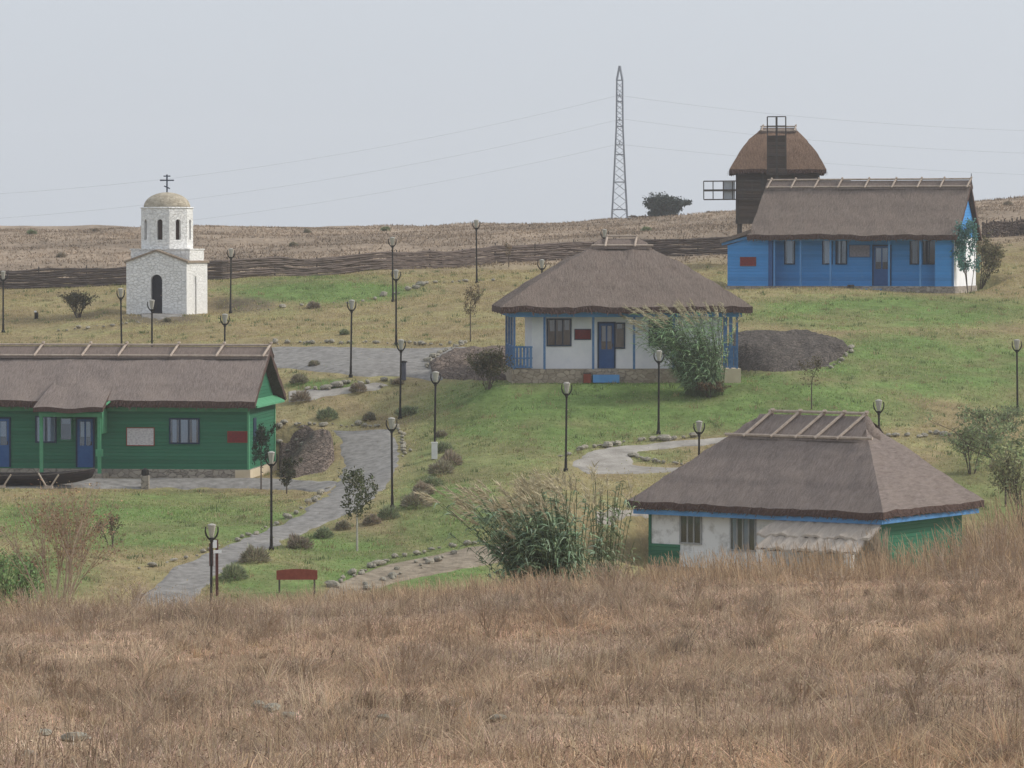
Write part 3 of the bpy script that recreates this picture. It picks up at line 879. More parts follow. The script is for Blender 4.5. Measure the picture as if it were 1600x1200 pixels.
def wall_sign(root, x, y, z, w, h, m, label, frame=None, cat="sign"):
    """a sign screwed to the wall of a building: a thing of its own"""
    p = Matrix.Rotation(root.rotation_euler[2], 4, 'Z') @ Vector((x, y, z)) + Vector(root.location)
    t = thing("wall_sign", label, cat, p, root.rotation_euler[2])
    MB().box(-w / 2, w / 2, -.03, 0, -h / 2, h / 2).build("sign_face", m, t)
    f = MB(); b = .035
    f.box(-w / 2 - b, w / 2 + b, -.045, 0, h / 2, h / 2 + b); f.box(-w / 2 - b, w / 2 + b, -.045, 0, -h / 2 - b, -h / 2)
    f.box(-w / 2 - b, -w / 2, -.044, 0, -h / 2, h / 2); f.box(w / 2, w / 2 + b, -.044, 0, -h / 2, h / 2)
    f.build("frame", frame or RUST, t)
    return t

# ------------------------------------------------------------------ green house
def green_house():
    t = thing("green_house", "long green timber house with brown thatched roof and bracketed porch", "house", GH, GH_R)
    L = 14.5
    MB().box(-L - .06, .06, -.06, 6.86, -1.2, .36).build("plinth", PLINTH, t)
    MB().box(-.55, .10, -.10, 6.7, -1.0, .34).build("corner_plinth", PLINTH_P, t)
    w = MB(); w.box(-L, 0, 0, 6.8, .36, 3.12); w.build("wall", GREEN, t)
    for xx in (-.04, -L - .0):
        MB().prism([(xx, .1, 3.12), (xx, 6.7, 3.12), (xx, 3.4, 5.05)], (.04, 0, 0)).build("gable", GREEN, t)
    # bright corner boards and the little skirt roof across the gable
    MB().box(-.05, .035, -.035, .16, .36, 3.1).build("corner_board", GREEN_TRIM, t)
    MB().box(-.05, .035, 6.64, 6.83, .36, 3.1).build("corner_board", GREEN_TRIM, t)
    s = MB()
    s.prism([(.0, -.15, 3.30), (.0, -.15, 3.22), (.42, -.15, 2.98), (.42, -.15, 3.06)], (0, 7.1, 0)); s.build("gable_skirt", GREEN_TRIM, t)  # skirt takes the lighter trim green: sunlight put into its colour
    MB().box(-L, 0, -.10, -.02, 2.82, 2.99).build("fascia", GREEN_TRIM, t)
    r, pt = roof(t, -L - .35, .40, -.62, 7.42, 3.30, (-L - .35, .40, 3.4, 5.42), m=THATCH, seed=31, k=.05, nu=110)
    ridge_lattice(r, pt, -L - .3, .42, [.30, -1.75, -3.75, -6.05, -7.65, -9.75, -11.8, -13.8], .80, lean=.10, top=.14)
    # porch
    p = MB()
    nu, nv = 30, 10
    xa, xb = -8.95, -5.95
    V, Vb = [], []
    for i in range(nu):
        u = i / (nu - 1)
        for j in range(nv):
            q = j / (nv - 1)
            x = xa + (xb - xa) * u
            x += (.55 if u < .5 else -.55) * q * abs(u - .5) * 2 * (.8 if u < .5 else 0)
            y = -1.55 + 2.6 * q
            z = 3.02 + 1.12 * q + .04 * math.sin(9 * u + 3 * q)
            V.append((x, y, z)); Vb.append((x, y, z - .2))
    n = len(V)
    i = [(a * nv + b) for a in range(nu - 1) for b in range(nv - 1)]
    p.add(V, [(a, a + nv, a + nv + 1, a + 1) for a in i])
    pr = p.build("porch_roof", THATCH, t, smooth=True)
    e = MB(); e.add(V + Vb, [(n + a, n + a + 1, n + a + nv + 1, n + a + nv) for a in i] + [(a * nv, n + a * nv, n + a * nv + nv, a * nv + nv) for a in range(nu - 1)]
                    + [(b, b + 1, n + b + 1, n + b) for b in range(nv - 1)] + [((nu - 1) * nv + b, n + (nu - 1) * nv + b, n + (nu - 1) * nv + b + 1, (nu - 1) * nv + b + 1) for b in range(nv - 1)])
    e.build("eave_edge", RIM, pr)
    MB().box(-8.8, -6.05, -1.16, -1.02, 2.62, 2.80).build("porch_beam", GREEN_TRIM, t)
    for x in (-6.2, -8.7):
        MB().box(x - .07, x + .07, -1.15, -1.01, -.05, 2.62).build("porch_post", GREEN_TRIM, t)
    MB().box(-6.16, -6.08, -1.01, -.02, 1.9, 2.95).build("porch_side", GREEN_TRIM, t)
    MB().box(-6.34, -6.06, -1.19, -.97, .95, 1.25).build("meter_box", GREEN_TRIM, t)
    MB().tube((-6.12, -1.1, 3.0), (-5.8, -.5, 3.30), .05).build("porch_brace", GREEN_TRIM, t)
    MB().box(-9.0, -6.0, -1.2, -.06, -1.0, .22).build("porch_floor", PLINTH, t)
    door(t, -7.38, -6.70, .42, 2.48, -.0, cols=2)
    door(t, -11.2, -10.35, .42, 2.48, -.0, cols=2)
    window(t, -9.15, -8.35, 1.52, 2.55, -.0, cols=2, curts=[(.05, .4, 0), (.6, .95, 0)])
    window(t, -8.1, -7.65, 1.6, 2.5, -.0, frame=GREEN, cols=1, curts=[(.1, .9, .75)])
    window(t, -3.35, -2.15, 1.50, 2.48, -.0, cols=3, curts=[(.07, .22, 0), (.38, .62, 0), (.78, .93, 0)])
    wall_sign(t, -4.65, -.005, 1.74, 1.15, .72, NOTICE, "large pale notice board on the green front wall", RUST)
    wall_sign(t, -.46, -.005, 1.75, .80, .42, SIGNRED, "small red sign on the green wall near its right corner", RUST)
    # gable window, turned to the right
    wv = MB(); wv.box(0, .03, 1.2, 1.9, 1.3, 2.5); wv.build("window", NAVY, t)
    return t
green_house()

# ------------------------------------------------------------------ white house
def white_house():
    t = thing("white_house", "white house with blue veranda posts under a hipped thatched roof", "house", WH, WH_R)
    W = 5.08
    pl = MB().box(-W, W, 0, 7.6, -1.2, .60).build("plinth", stone_mat('tan plinth stone', (.27, .22, .165), (.42, .35, .27), 3.6, gap=(.22, .18, .14)), t)
    MB().box(W - .85, W + .05, -.04, .9, -.8, .62).build("corner_plinth", PLINTH_P, t)
    MB().box(-4.12, 4.35, .95, 6.7, .60, 3.2).build("wall", WHITE, t)
    MB().box(-W - .1, W + .1, .02, .20, 2.92, 3.14).build("fascia", BLUE_TRIM, t)
    MB().box(-W - .1, -W + .08, .2, 7.5, 2.93, 3.13).build("fascia", BLUE_TRIM, t)
    MB().box(W - .08, W + .1, .2, 7.5, 2.93, 3.13).build("fascia", BLUE_TRIM, t)
    r, pt = roof(t, -5.58, 5.60, -.45, 8.05, 3.38, (-.75, .85, 3.8, 6.32), True, True, m=THATCH_B, seed=41, k=.20, nu=70, nv=30)
    ridge_lattice(r, pt, -1.25, 1.45, [-.62, .72], .86, lean=.08, top=.10, rail=False)
    MB().tube(pt(-1.3, .86, False, .13), pt(1.5, .86, False, .13), .045).build("ridge_rail", POLE, r)
    MB().tube(pt(-.62, 1, False, .22), pt(.8, 1, False, .22), .05).build("ridge_rail", POLE, r)
    # veranda posts
    for x in (-W + .12, -3.62, -1.45, .37, 2.13, W - .12, W - .42, W - .68):
        MB().box(x - .05, x + .05, .05, .15, .60, 2.92).build("post", BLUE_POST, t)
    for y in (2.4, 4.6, 6.9):
        MB().box(-W + .07, -W + .17, y - .05, y + .05, .60, 2.93).build("post", BLUE_POST, t)
        MB().box(W - .17, W - .07, y - .05, y + .05, .60, 2.93).build("post", BLUE_POST, t)
    for (a, b, nb, sx) in ((-W + .17, -4.15, 5, -1), (W - .68, W - .12, 4, 1)):
        rl = MB()
        rl.box(a, b, .07, .13, 1.55, 1.63); rl.box(a, b, .07, .13, 1.06, 1.13); rl.box(a, b, .07, .13, .66, .72)
        for i in range(nb): 
            x = a + (b - a) * (i + .5) / nb; rl.box(x - .055, x + .055, .085, .115, .72, 1.55)
        rl.build("railing", BLUE_POST, t)
    rl = MB()
    rl.box(-W + .09, -W + .15, .2, 7.3, 1.55, 1.62); rl.box(-W + .09, -W + .15, .2, 7.3, .66, .72)
    for i in range(26): rl.box(-W + .1, -W + .14, .3 + i * .27, .4 + i * .27, .72, 1.55)
    rl.build("railing", BLUE_POST, t)
    y = .95
    window(t, -3.42, -2.42, 1.66, 2.78, y, cols=3, curts=[(.1, .3, .55), (.45, .66, .55), (.75, .95, .6)])
    door(t, -1.13, -.46, .62, 2.62, y, split=.42)
    window(t, -.40, -.02, 1.55, 2.60, y, cols=1, curts=[(.2, .8, .8)])
    window(t, 1.15, 2.15, 1.66, 2.78, y, cols=3, curtain=False)
    MB().box(-1.5, -.32, -.42, -.02, .02, .36).build("doorstep", BLUE_TRIM, t)
    wall_sign(t, -1.86, y - .005, 2.13, .68, .42, SIGNRED, "red sign between window and door of the white house", NAVY)
    return t
white_house()

# ------------------------------------------------------------------ blue house
def blue_house():
    t = thing("blue_house", "long bright blue house on the hill with thatched gable roof", "house", BH, BH_R)
    L = 10.15
    MB().box(-12.55, .05, -.02, 6.6, -1.0, .36).build("plinth", PLINTH, t)
    MB().box(-L, -.03, 1.0, 6.5, .36, 3.05).build("wall", BLUE, t)
    MB().box(-.03, .0, .03, 6.5, .36, 3.0).build("end_wall", WHITE, t)
    MB().box(-1.05, -.034, .02, .10, .36, 2.9).build("end_panel", BLUE, t)
    for xx in (-.03, -10.9): MB().prism([(xx, .0, 3.0), (xx, 6.6, 3.0), (xx, 3.3, 5.45)], (.06, 0, 0)).build("gable", BLUE, t)
    # left wing flush with the veranda front
    lw = MB()
    lw.prism([(-12.45, 0.03, .36), (-L, .03, .36), (-L, .03, 3.02), (-11.0, .03, 3.02), (-12.45, .03, 2.56)], (0, 4.6, 0))
    lw.build("side_wing", BLUE, t)
    MB().box(-L - .02, -L + .2, -.01, .3, .36, 2.95).build("corner_board", BLUE_DARK, t)
    MB().box(-11.2, .05, -.12, .02, 2.80, 3.0).build("fascia", BLUE_TRIM, t)
    MB().bar((-12.75, -.06, 2.62), (-11.15, -.06, 3.02), .1, .14).build("bargeboard", BLUE_TRIM, t)
    r, pt = roof(t, -11.25, .22, -.45, 7.05, 3.12, (-11.05, .30, 3.3, 6.0), m=THATCH_B, seed=51, k=-.16, nu=90, nv=26)
    ridge_lattice(r, pt, -11.0, .32, [-10.85, -9.5, -8.2, -6.9, -5.4, -3.9, -2.5, -1.25, .22], .89, lean=.08, top=.08)
    # lean-to thatch of the wing
    sl = MB()
    sl.prism([(-12.8, -.30, 2.66), (-11.05, -.30, 3.22), (-11.05, -.30, 3.44), (-12.8, -.30, 2.84)], (0, 5.2, 0))
    s = sl.build("wing_roof", THATCH_B, t)
    for x in (-L + .30, -8.4, -6.75, -3.55, -1.85, -.10):
        MB().box(x - .05, x + .05, .02, .12, .36, 2.8).build("post", BLUE_TRIM, t)
    y = 1.0
    window(t, -9.45, -8.98, 1.58, 2.82, y, cols=1, curts=[(.2, .8, 0)])
    window(t, -7.35, -6.90, 1.58, 2.82, y, cols=1, curts=[(.2, .8, 0)])
    window(t, -6.62, -6.10, 1.58, 2.82, y, cols=2, curts=[(.1, .35, 0)])
    door(t, -4.58, -3.68, .38, 2.52, y, split=.42)
    window(t, -2.55, -2.10, 1.58, 2.82, y, cols=1, curts=[(.2, .8, 0)])
    window(t, -1.85, -1.22, 1.58, 2.82, y, cols=2, curtain=False)
    wv = MB(); wv.box(0, .03, 1.5, 2.6, 1.5, 2.5); wv.build("window", NAVY, t)
    MB().box(-5.2, -3.9, -.45, -.03, .0, .22).build("doorstep", BLUE_TRIM, t)
    wall_sign(t, -5.35, y - .005, 2.25, 1.1, .62, GREYNOTE, "grey notice board on the blue wall left of the door", BLUE_DARK)
    wall_sign(t, -11.3, .02, 1.68, .82, .42, SIGNRED, "small red sign on the left wing of the blue house", RUST)
    MB().tube((.30, 3.3, 5.9), (.30, 3.3, 6.45), .02).build("lightning_rod", IRON, t)
    return t
bh = blue_house()

def local(root_loc, rz, p):
    return Matrix.Rotation(rz, 4, 'Z') @ Vector(p) + Vector(root_loc)
tb = thing("bin", "small dark bin standing beside the blue house doorstep", "bin", local(BH, BH_R, (-5.55, -.35, .0)), BH_R)
MB().lathe([(.16, 0), (.18, .02), (.20, .30), (.19, .42), (.15, .44)], 14).build("drum", WOOD_G, tb); MB().lathe([(.205, .20), (.21, .21), (.21, .24), (.205, .25)], 14).build("hoop", IRON, tb)
tb = thing("bin", "small dark bin standing beside the white house doorstep", "bin", local(WH, WH_R, (-1.75, -.3, .0)), WH_R)
MB().box(-.16, .16, -.14, .14, 0, .42).build("drum", RUST, tb, bevel=.02); MB().box(-.18, .18, -.16, .16, .42, .46).build("lid", WOOD_G, tb)

# ------------------------------------------------------------------ near house
def near_house():
    t = thing("near_house", "nearest thatched house with white front, green end and pale lean-to", "house", NH, NH_R)
    # local origin: eave corner plumb on the ground; x runs left along the front (negative), y back
    Lx, Wy = 10.95, 7.85
    zt = 2.62
    MB().box(-Lx + .62, -.62, .62, Wy - .62, -1.0, .25).build("plinth", PLINTH, t)
    MB().box(-Lx + .65, -.65, .65, Wy - .65, .25, 2.4).build("wall", WHITE_WORN, t)
    MB().box(-.65, -.60, .62, Wy - .65, .25, 2.4).build("end_wall", GREEN, t)
    MB().box(-Lx + .60, -Lx + 1.95, .60, .65, .2, 1.02).build("wall_base", GREEN, t)
    MB().box(-Lx + 1.95, -Lx + 5.0, .61, .65, .2, .80).build("wall_base", WHITE_WORN, t)
    MB().box(-Lx + .20, -.12, .12, .24, 2.15, 2.33).build("fascia", BLUE_TRIM, t)
    MB().box(-.24, -.115, .24, Wy - .2, 2.16, 2.335).build("fascia", BLUE_TRIM, t)
    MB().box(-Lx + .585, -Lx + .68, .585, .68, .2, 2.2).build("corner_board", GREEN, t)
    r, pt = roof(t, -Lx, 0, 0, Wy, zt, (-7.5, -3.0, Wy / 2, zt + 3.15), True, True, m=THATCH, seed=61, k=.05, nu=80, nv=34, th=.26, amp=.06)
    ridge_lattice(r, pt, -7.5, -2.6, [-7.25, -6.05, -5.0, -4.15, -3.2], .74, lean=.30, top=.12, rail=False, rad=.05, capmat=THATCH)
    MB().tube(pt(-8.4, .735, False, .13), pt(-2.05, .735, False, .13), .06).build("ridge_rail", POLE, r)
    MB().tube(pt(-7.1, 1, False, .2), pt(-2.85, 1, False, .2), .06).build("ridge_rail", POLE, r)
    MB().lathe([(.62, -.80), (.36, -.30), (.15, .06), (.05, .16)], 12, (-2.85, Wy / 2 - .05, zt + 3.10)).build("ridge_sheaf", CAP, r, smooth=True)
    y = .65
    FR = mat("grey window frame", (.30, .30, .30), (.38, .38, .38), 4)
    window(t, -Lx + 2.0, -Lx + 2.85, 1.12, 2.1, y, frame=FR, cols=3, curtain=False)
    window(t, -Lx + 4.2, -Lx + 5.2, .95, 2.1, y, frame=FR, cols=4, curts=[(.05, .2, 0), (.55, .7, 0)])
    # pale lean-to
    lr = MB(); nu, nv = 40, 10
    for (ya, za, yb, zb, xa, xb) in ((.2, 2.16, -.75, 1.70, -Lx + 6.35, -.18), (-.65, 1.68, -1.35, 1.24, -Lx + 6.65, -.35)):
        V, Vb = [], []
        for i in range(nu):
            for j in range(nv):
                u, q = i / (nu - 1), j / (nv - 1)
                x = xa + (xb - xa) * u - .25 * q * (1 - u)
                z = za + (zb - za) * q + .05 * math.sin(u * 23 + q * 3) * q + .03 * math.sin(u * 61)
                V.append((x, ya + (yb - ya) * q, z)); Vb.append((x, ya + (yb - ya) * q, z - .09))
        n = len(V); ii = [(a * nv + b) for a in range(nu - 1) for b in range(nv - 1)]
        lr.add(V + Vb, [(a, a + 1, a + nv + 1, a + nv) for a in ii] + [(n + a, n + a + nv, n + a + nv + 1, n + a + 1) for a in ii]
               + [(a * nv + nv - 1, n + a * nv + nv - 1, n + a * nv + 2 * nv - 1, a * nv + 2 * nv - 1) for a in range(nu - 1)])
    lr.build("lean_to_roof", THATCH_P, t)
    MB().tube((-Lx + 6.4, -.68, 1.62), (-.4, -.68, 1.62), .04).build("lean_to_rail", WOOD_G, t)
    MB().tube((-Lx + 6.4, -1.3, 1.18), (-.5, -1.3, 1.18), .05).build("lean_to_rail", WOOD_G, t)
    for x in (-Lx + 6.6, -.7):
        MB().box(x - .14, x + .14, -1.36, -1.1, -.8, 1.16).build("lean_to_post", WHITE_WORN, t)
    sc = MB(); rr = random.Random(4)
    for i in range(160):
        x = rr.uniform(-.45, .15); z0 = rr.uniform(1.1, 2.1); yy = rr.uniform(-.6, .35)
        sc.tube((x, yy, z0 - rr.uniform(.6, 1.2)), (x + rr.uniform(-.25, .12), yy + rr.uniform(-.1, .1), z0), .016, .008, 3)
    sc.build("reed_screen", mat("dry reed", (.25, .185, .13), (.38, .30, .22), 5), t)
    MB().box(-Lx + 7.05, -Lx + 7.4, .30, .5, 2.15, 2.32).build("floodlight", WHITE, t)
    return t
near_house()

# ------------------------------------------------------------------ chapel
def chapel():
    t = thing("chapel", "small whitewashed stone chapel with octagonal tower and dome", "chapel", CH, CH_R)
    W, Dp, ze, za = 3.37, 3.75, 2.78, 3.36
    def arch(cx, w, h, n=10):
        """outline of an arched opening from bottom right over the top to bottom left (x, z)"""
        r = w / 2
        return [(cx + r * math.cos(math.pi * i / n), h - r + r * math.sin(math.pi * i / n)) for i in range(n + 1)]
    a = arch(-W / 2, .64, 2.12)
    poly = [(-W, -.8), (-W / 2 - .32, -.8)] + a[::-1] + [(-W / 2 + .32, -.8), (0, -.8), (0, ze), (-W / 2, za), (-W, ze)]
    m = MB()
    m.prism([(x, 0, z) for x, z in poly], (0, .34, 0))
    m.box(-W, -W + .34, .34, Dp, -.8, ze); m.box(-W + .34, -.34, Dp - .3, Dp, -.8, ze)
    b = arch(1.65, .22, 2.03)      # slit in the right flank
    m.prism([(0, y, z) for y, z in ([(.34, -.8), (1.54, -.8)] + b[::-1] + [(1.76, -.8), (Dp, -.8), (Dp, ze), (.34, ze)])], (-.34, 0, 0))
    m.build("nave", CHAPEL, t)
    rf = MB()
    rf.prism([(-W - .10, -.09, ze - .04), (-W / 2, -.09, za - .0), (.10, -.09, ze - .04), (.10, -.09, ze + .06), (-W / 2, -.09, za + .10), (-W - .10, -.09, ze + .06)], (0, Dp + .15, 0))
    rf.build("nave_roof", TILE, t)
    m = MB(); m.box(-W + .10, .02, .48, 3.05, ze - .15, 3.44); m.build("crossing", CHAPEL, t)
    m = MB(); m.box(-W + .05, .06, .44, 3.09, 3.44, 3.50); m.build("crossing_cap", CHAPEL, t)
    cx, cy, R, z0, z1 = -W / 2, 1.9, 1.40, 3.50, 5.66
    dr = MB(); wins = []
    ap = R * math.cos(math.pi / 8); half = R * math.sin(math.pi / 8)
    for i in range(8):
        th = math.pi * 2 * i / 8 - math.pi / 2
        nrm = Vector((math.cos(th), math.sin(th), 0)); tan = Vector((-nrm.y, nrm.x, 0)); c = Vector((cx, cy, 0)) + nrm * ap
        def Pp(u, z, c=c, tan=tan): return c + tan * u + Vector((0, 0, z))
        ww, wz0, wz1 = .15, 3.98, 5.08
        dr.prism([Pp(-half, z0), Pp(-ww, z0), Pp(-ww, z1), Pp(-half, z1)], -nrm * .26)
        dr.prism([Pp(ww, z0), Pp(half, z0), Pp(half, z1), Pp(ww, z1)], -nrm * .26)
        dr.prism([Pp(-ww, z0), Pp(ww, z0), Pp(ww, wz0), Pp(-ww, wz0)], -nrm * .26)
        ar = [(ww * math.cos(math.pi * k / 8), wz1 - ww + ww * math.sin(math.pi * k / 8)) for k in range(9)]
        dr.prism([Pp(u, z) for u, z in ar[::-1]] + [Pp(ww, z1), Pp(-ww, z1)], -nrm * .26)
        wins.append(([Pp(-ww, wz0) - nrm * .17, Pp(ww, wz0) - nrm * .17, Pp(ww, wz1) - nrm * .17, Pp(-ww, wz1) - nrm * .17], -nrm * .04))
    dr.build("tower", CHAPEL, t)
    wm = mat("brown shutter", (.05, .032, .028), (.075, .05, .042), 5)
    for p, d in wins: MB().prism(p, d).build("window", wm, t)
    MB().lathe([(R + .02, z1), (R + .06, z1 + .03), (R + .02, z1 + .08)], 8, (cx, cy, 0), math.pi / 8).build("cornice", CHAPEL, t)
    prof = [(1.26 * math.cos(q), z1 + .08 + .80 * math.sin(q)) for q in np.linspace(0, math.pi / 2 - .02, 14)]
    MB().lathe(prof, 32, (cx, cy, 0)).build("dome", DOME, t, smooth=True)
    c = MB(); zt = z1 + .86
    c.box(cx - .035, cx + .035, cy - .03, cy + .03, zt, zt + .98); c.box(cx - .39, cx + .39, cy - .031, cy + .031, zt + .63, zt + .70)
    c.box(cx - .19, cx + .19, cy - .031, cy + .031, zt + .86, zt + .92); c.bar((cx - .16, cy, zt + .36), (cx + .16, cy, zt + .22), .05, .06)
    c.build("cross", CROSS, t)
    d = MB(); d.prism([(x, .22, z) for x, z in ([(-W / 2 - .34, -.1)] + [(x, z) for x, z in a[::-1]] + [(-W / 2 + .34, -.1)])], (0, .05, 0))
    dd = d.build("door", mat("dark chapel door", (.014, .014, .022), (.025, .024, .034), 4, rough=.5), t)
    MB().tube((-W / 2 + .2, .19, 1.0), (-W / 2 + .2, .22, 1.0), .03).build("handle", TILE, dd)
    MB().box(-.30, -.26, 1.5, 1.8, -.1, 2.05).build("window", wm, t)
    MB().box(-W / 2 - .5, -W / 2 + .5, -.45, -.02, -.4, .05).build("doorstep", PLINTH, t)
chapel()

# ------------------------------------------------------------------ windmill
def windmill():
    t = thing("windmill", "old wooden post mill with bell shaped thatched cap and lattice sails", "windmill", WM, D(-3))
    H0, H1 = 2.7, 5.75
    w = 2.38
    MB().box(-w, w, -2.1, 2.1, H0, H1).build("mill_body", WOOD_D, t)
    MB().box(-w - .06, w + .06, -2.16, 2.16, H1 - .25, H1 - .05).build("wall_plate", WOOD_G, t)
    for x in (-w, -.9, .9, w):
        MB().box(x - .09, x + .09, -2.17, -2.09, H0 - .2, H1 - .25).build("corner_post", WOOD_G, t)
    for sx in (-1, 1):
        for sy in (-1, 1):
            MB().tube((sx * (w - .15), sy * 1.9, -.3), (sx * (w - .15), sy * 1.9, H0), .15, .13, 8).build("leg", WOOD_G, t)
    MB().tube((0, 0, -.3), (0, 0, H0), .40, .35, 12).build("centre_post", WOOD_G, t)
    MB().box(-w - .1, w + .1, -2.2, -1.95, H0 - .25, H0).build("sill_beam", WOOD_G, t)
    r, pt = roof(t, -2.85, 2.85, -2.6, 2.6, H1 - .08, (-.95, 1.05, 0, H1 + 2.35), True, True, m=THATCH_M, seed=71, k=.52, nu=40, nv=24, th=.22)
    ridge_lattice(r, pt, -1.0, 1.15, [-.9, 1.05], .84, lean=.05, top=.10, rail=True, rad=.04)
    hub = Vector((-.06, -2.75, 4.44))
    MB().tube(hub + Vector((0, 1.2, 0)), hub + Vector((0, -.12, 0)), .16, .16, 10).build("windshaft", WOOD_G, t)
    R = 4.3
    for k in range(4):
        ang = math.pi / 2 + k * math.pi / 2 + D(.4)
        u = Vector((math.cos(ang), 0, math.sin(ang))); v = Vector((-u.z, 0, u.x)); y = Vector((0, -.05 * (k % 2), 0))
        a = MB(); a.bar(hub + y, hub + u * R + y, .12, .12, (0, 1, 0))
        s = a.build("sail", WOOD_G, t)
        f = MB(); hw = .54
        for sgn in (-1, 1): f.bar(hub + u * .9 + v * hw * sgn + y, hub + u * R + v * hw * sgn + y, .07, .07, (0, 1, 0))
        for q in (.9, 1.45, 2.0, 2.6, 3.15, 3.75, R):
            f.bar(hub + u * q - v * hw + y - Vector((0, .03, 0)), hub + u * q + v * hw + y - Vector((0, .03, 0)), .06, .05, (0, 1, 0))
        f.build("sail_frame", WOOD_G, s)
        if k == 0: q0, q1 = .95, 3.2
        else: q0, q1 = .95, 2.3
        p = MB(); p.prism([hub + u * q0 - v * (hw - .04) + y + Vector((0, .04, 0)), hub + u * q1 - v * (hw - .04) + y + Vector((0, .04, 0)),
                           hub + u * q1 + v * (hw - .04) + y + Vector((0, .04, 0)), hub + u * q0 + v * (hw - .04) + y + Vector((0, .04, 0))], (0, .03, 0))
        p.build("sail_board", WOOD_D, s)
        if k == 1:
            p = MB(); p.prism([hub + u * 2.45 - v * (hw - .04) + Vector((0, .04, 0)), hub + u * 3.15 - v * (hw - .04) + Vector((0, .04, 0)), hub + u * 3.15 + v * (hw - .04) + Vector((0, .04, 0)), hub + u * 2.45 + v * (hw - .04) + Vector((0, .04, 0))], (0, .01, 0))
            p.build("sail_cloth", mat("grey sail cloth", (.36, .38, .41), (.46, .48, .51), 5), s)
windmill()

# ------------------------------------------------------------------ pylon and wires
PY = at(968, 348, 700)
PY.z = gz(PY.x, PY.y)
def pylon():
    t = thing("power_pylon", "tall slender lattice power pylon rising behind the hill crest", "pylon", PY, D(0))
    zt = z_at(103, 700) - PY.z
    prof = [(0, 1.55), (5, 1.32), (10, 1.05), (15, .82), (zt - 11, .60), (zt - 6.5, .55), (zt - 2.6, .52), (zt, .04)]
    zs = [p[0] for p in prof]; hw = [p[1] for p in prof]
    W = lambda z: float(np.interp(z, zs, hw))
    for sx in (-1, 1):
        for sy in (-1, 1):
            m = MB()
            for i in range(len(prof) - 1):
                m.bar((sx * hw[i], sy * hw[i], zs[i]), (sx * hw[i + 1], sy * hw[i + 1], zs[i + 1]), .26)
            m.build("leg", STEEL, t)
    m = MB(); z = 0.0; k = 0
    while z < zt - 3.2:
        st = max(1.0, W(z) * 1.5); z2 = min(z + st, zt - 2.6); a, b = W(z), W(z2)
        for (p, q) in (((-1, -1), (1, -1)), ((1, -1), (1, 1)), ((1, 1), (-1, 1)), ((-1, 1), (-1, -1))):
            m.bar((p[0] * a, p[1] * a, z), (q[0] * b, q[1] * b, z2), .06); m.bar((q[0] * a, q[1] * a, z), (p[0] * b, p[1] * b, z2), .06)
        z = z2; k += 1
    m.build("bracing", STEEL, t)
    for zz in (5, 10, 15, zt - 11, zt - 6.5, zt - 2.6):
        m = MB(); a = W(zz)
        for (p, q) in (((-1, -1), (1, -1)), ((1, -1), (1, 1)), ((1, 1), (-1, 1)), ((-1, 1), (-1, -1))): m.bar((p[0] * a, p[1] * a, zz), (q[0] * a, q[1] * a, zz), .17)
        m.build("ring_frame", STEEL, t)
    for py in (150, 188, 226):      # cross arms point towards and away from the viewer
        zz = z_at(py, 700) - PY.z
        m = MB()
        for s in (-1, 1):
            m.bar((0, s * W(zz), zz + .5), (0, s * 3.2, zz + .1), .12); m.bar((-W(zz), s * W(zz), zz), (0, s * 3.2, zz), .1); m.bar((W(zz), s * W(zz), zz), (0, s * 3.2, zz), .1)
        m.build("cross_arm", STEEL, t)
pylon()
def wire(pts, d0, d1, name_label):
    P = resample([tuple(at(px, py, d0 + (d1 - d0) * i / (len(pts) - 1))) for i, (px, py) in enumerate(pts)], 60)
    # smooth sag through three guide points
    t = np.linspace(0, 1, 60)
    n = len(pts); tn = np.linspace(0, 1, n)
    G = np.array([tuple(at(px, py, d0 + (d1 - d0) * a)) for (px, py), a in zip(pts, [abs(p[0] - pts[0][0]) / abs(pts[-1][0] - pts[0][0]) for p in pts])])
    tt = np.array([abs(p[0] - pts[0][0]) / abs(pts[-1][0] - pts[0][0]) for p in pts])
    co = [np.polyfit(tt, G[:, k], 2) for k in range(3)]
    P = np.stack([np.polyval(co[k], t) for k in range(3)], 1)
    m = MB(); m.path([tuple(p) for p in P], [.016] * 60, 4)
    o = m.build("power_line", WIRE); o.data.transform(Matrix.Translation(-Vector(P[0]))); o.location = Vector(P[0])
    tag(o, name_label, "power line", "wires hung from the pylon")
wire([(962, 150), (560, 236), (-60, 306)], 700, 680, "topmost power line running left from the pylon")
wire([(962, 188), (560, 272), (-60, 345)], 700, 680, "middle power line running left from the pylon")
wire([(962, 226), (600, 300), (250, 350)], 700, 690, "lowest power line running left from the pylon")
wire([(974, 150), (1260, 183), (1660, 206)], 700, 720, "topmost power line running right from the pylon")
wire([(974, 186), (1330, 224), (1660, 241)], 700, 720, "middle power line running right from the pylon")
wire([(974, 226), (1330, 258), (1660, 275)], 700, 720, "lowest power line running right from the pylon")

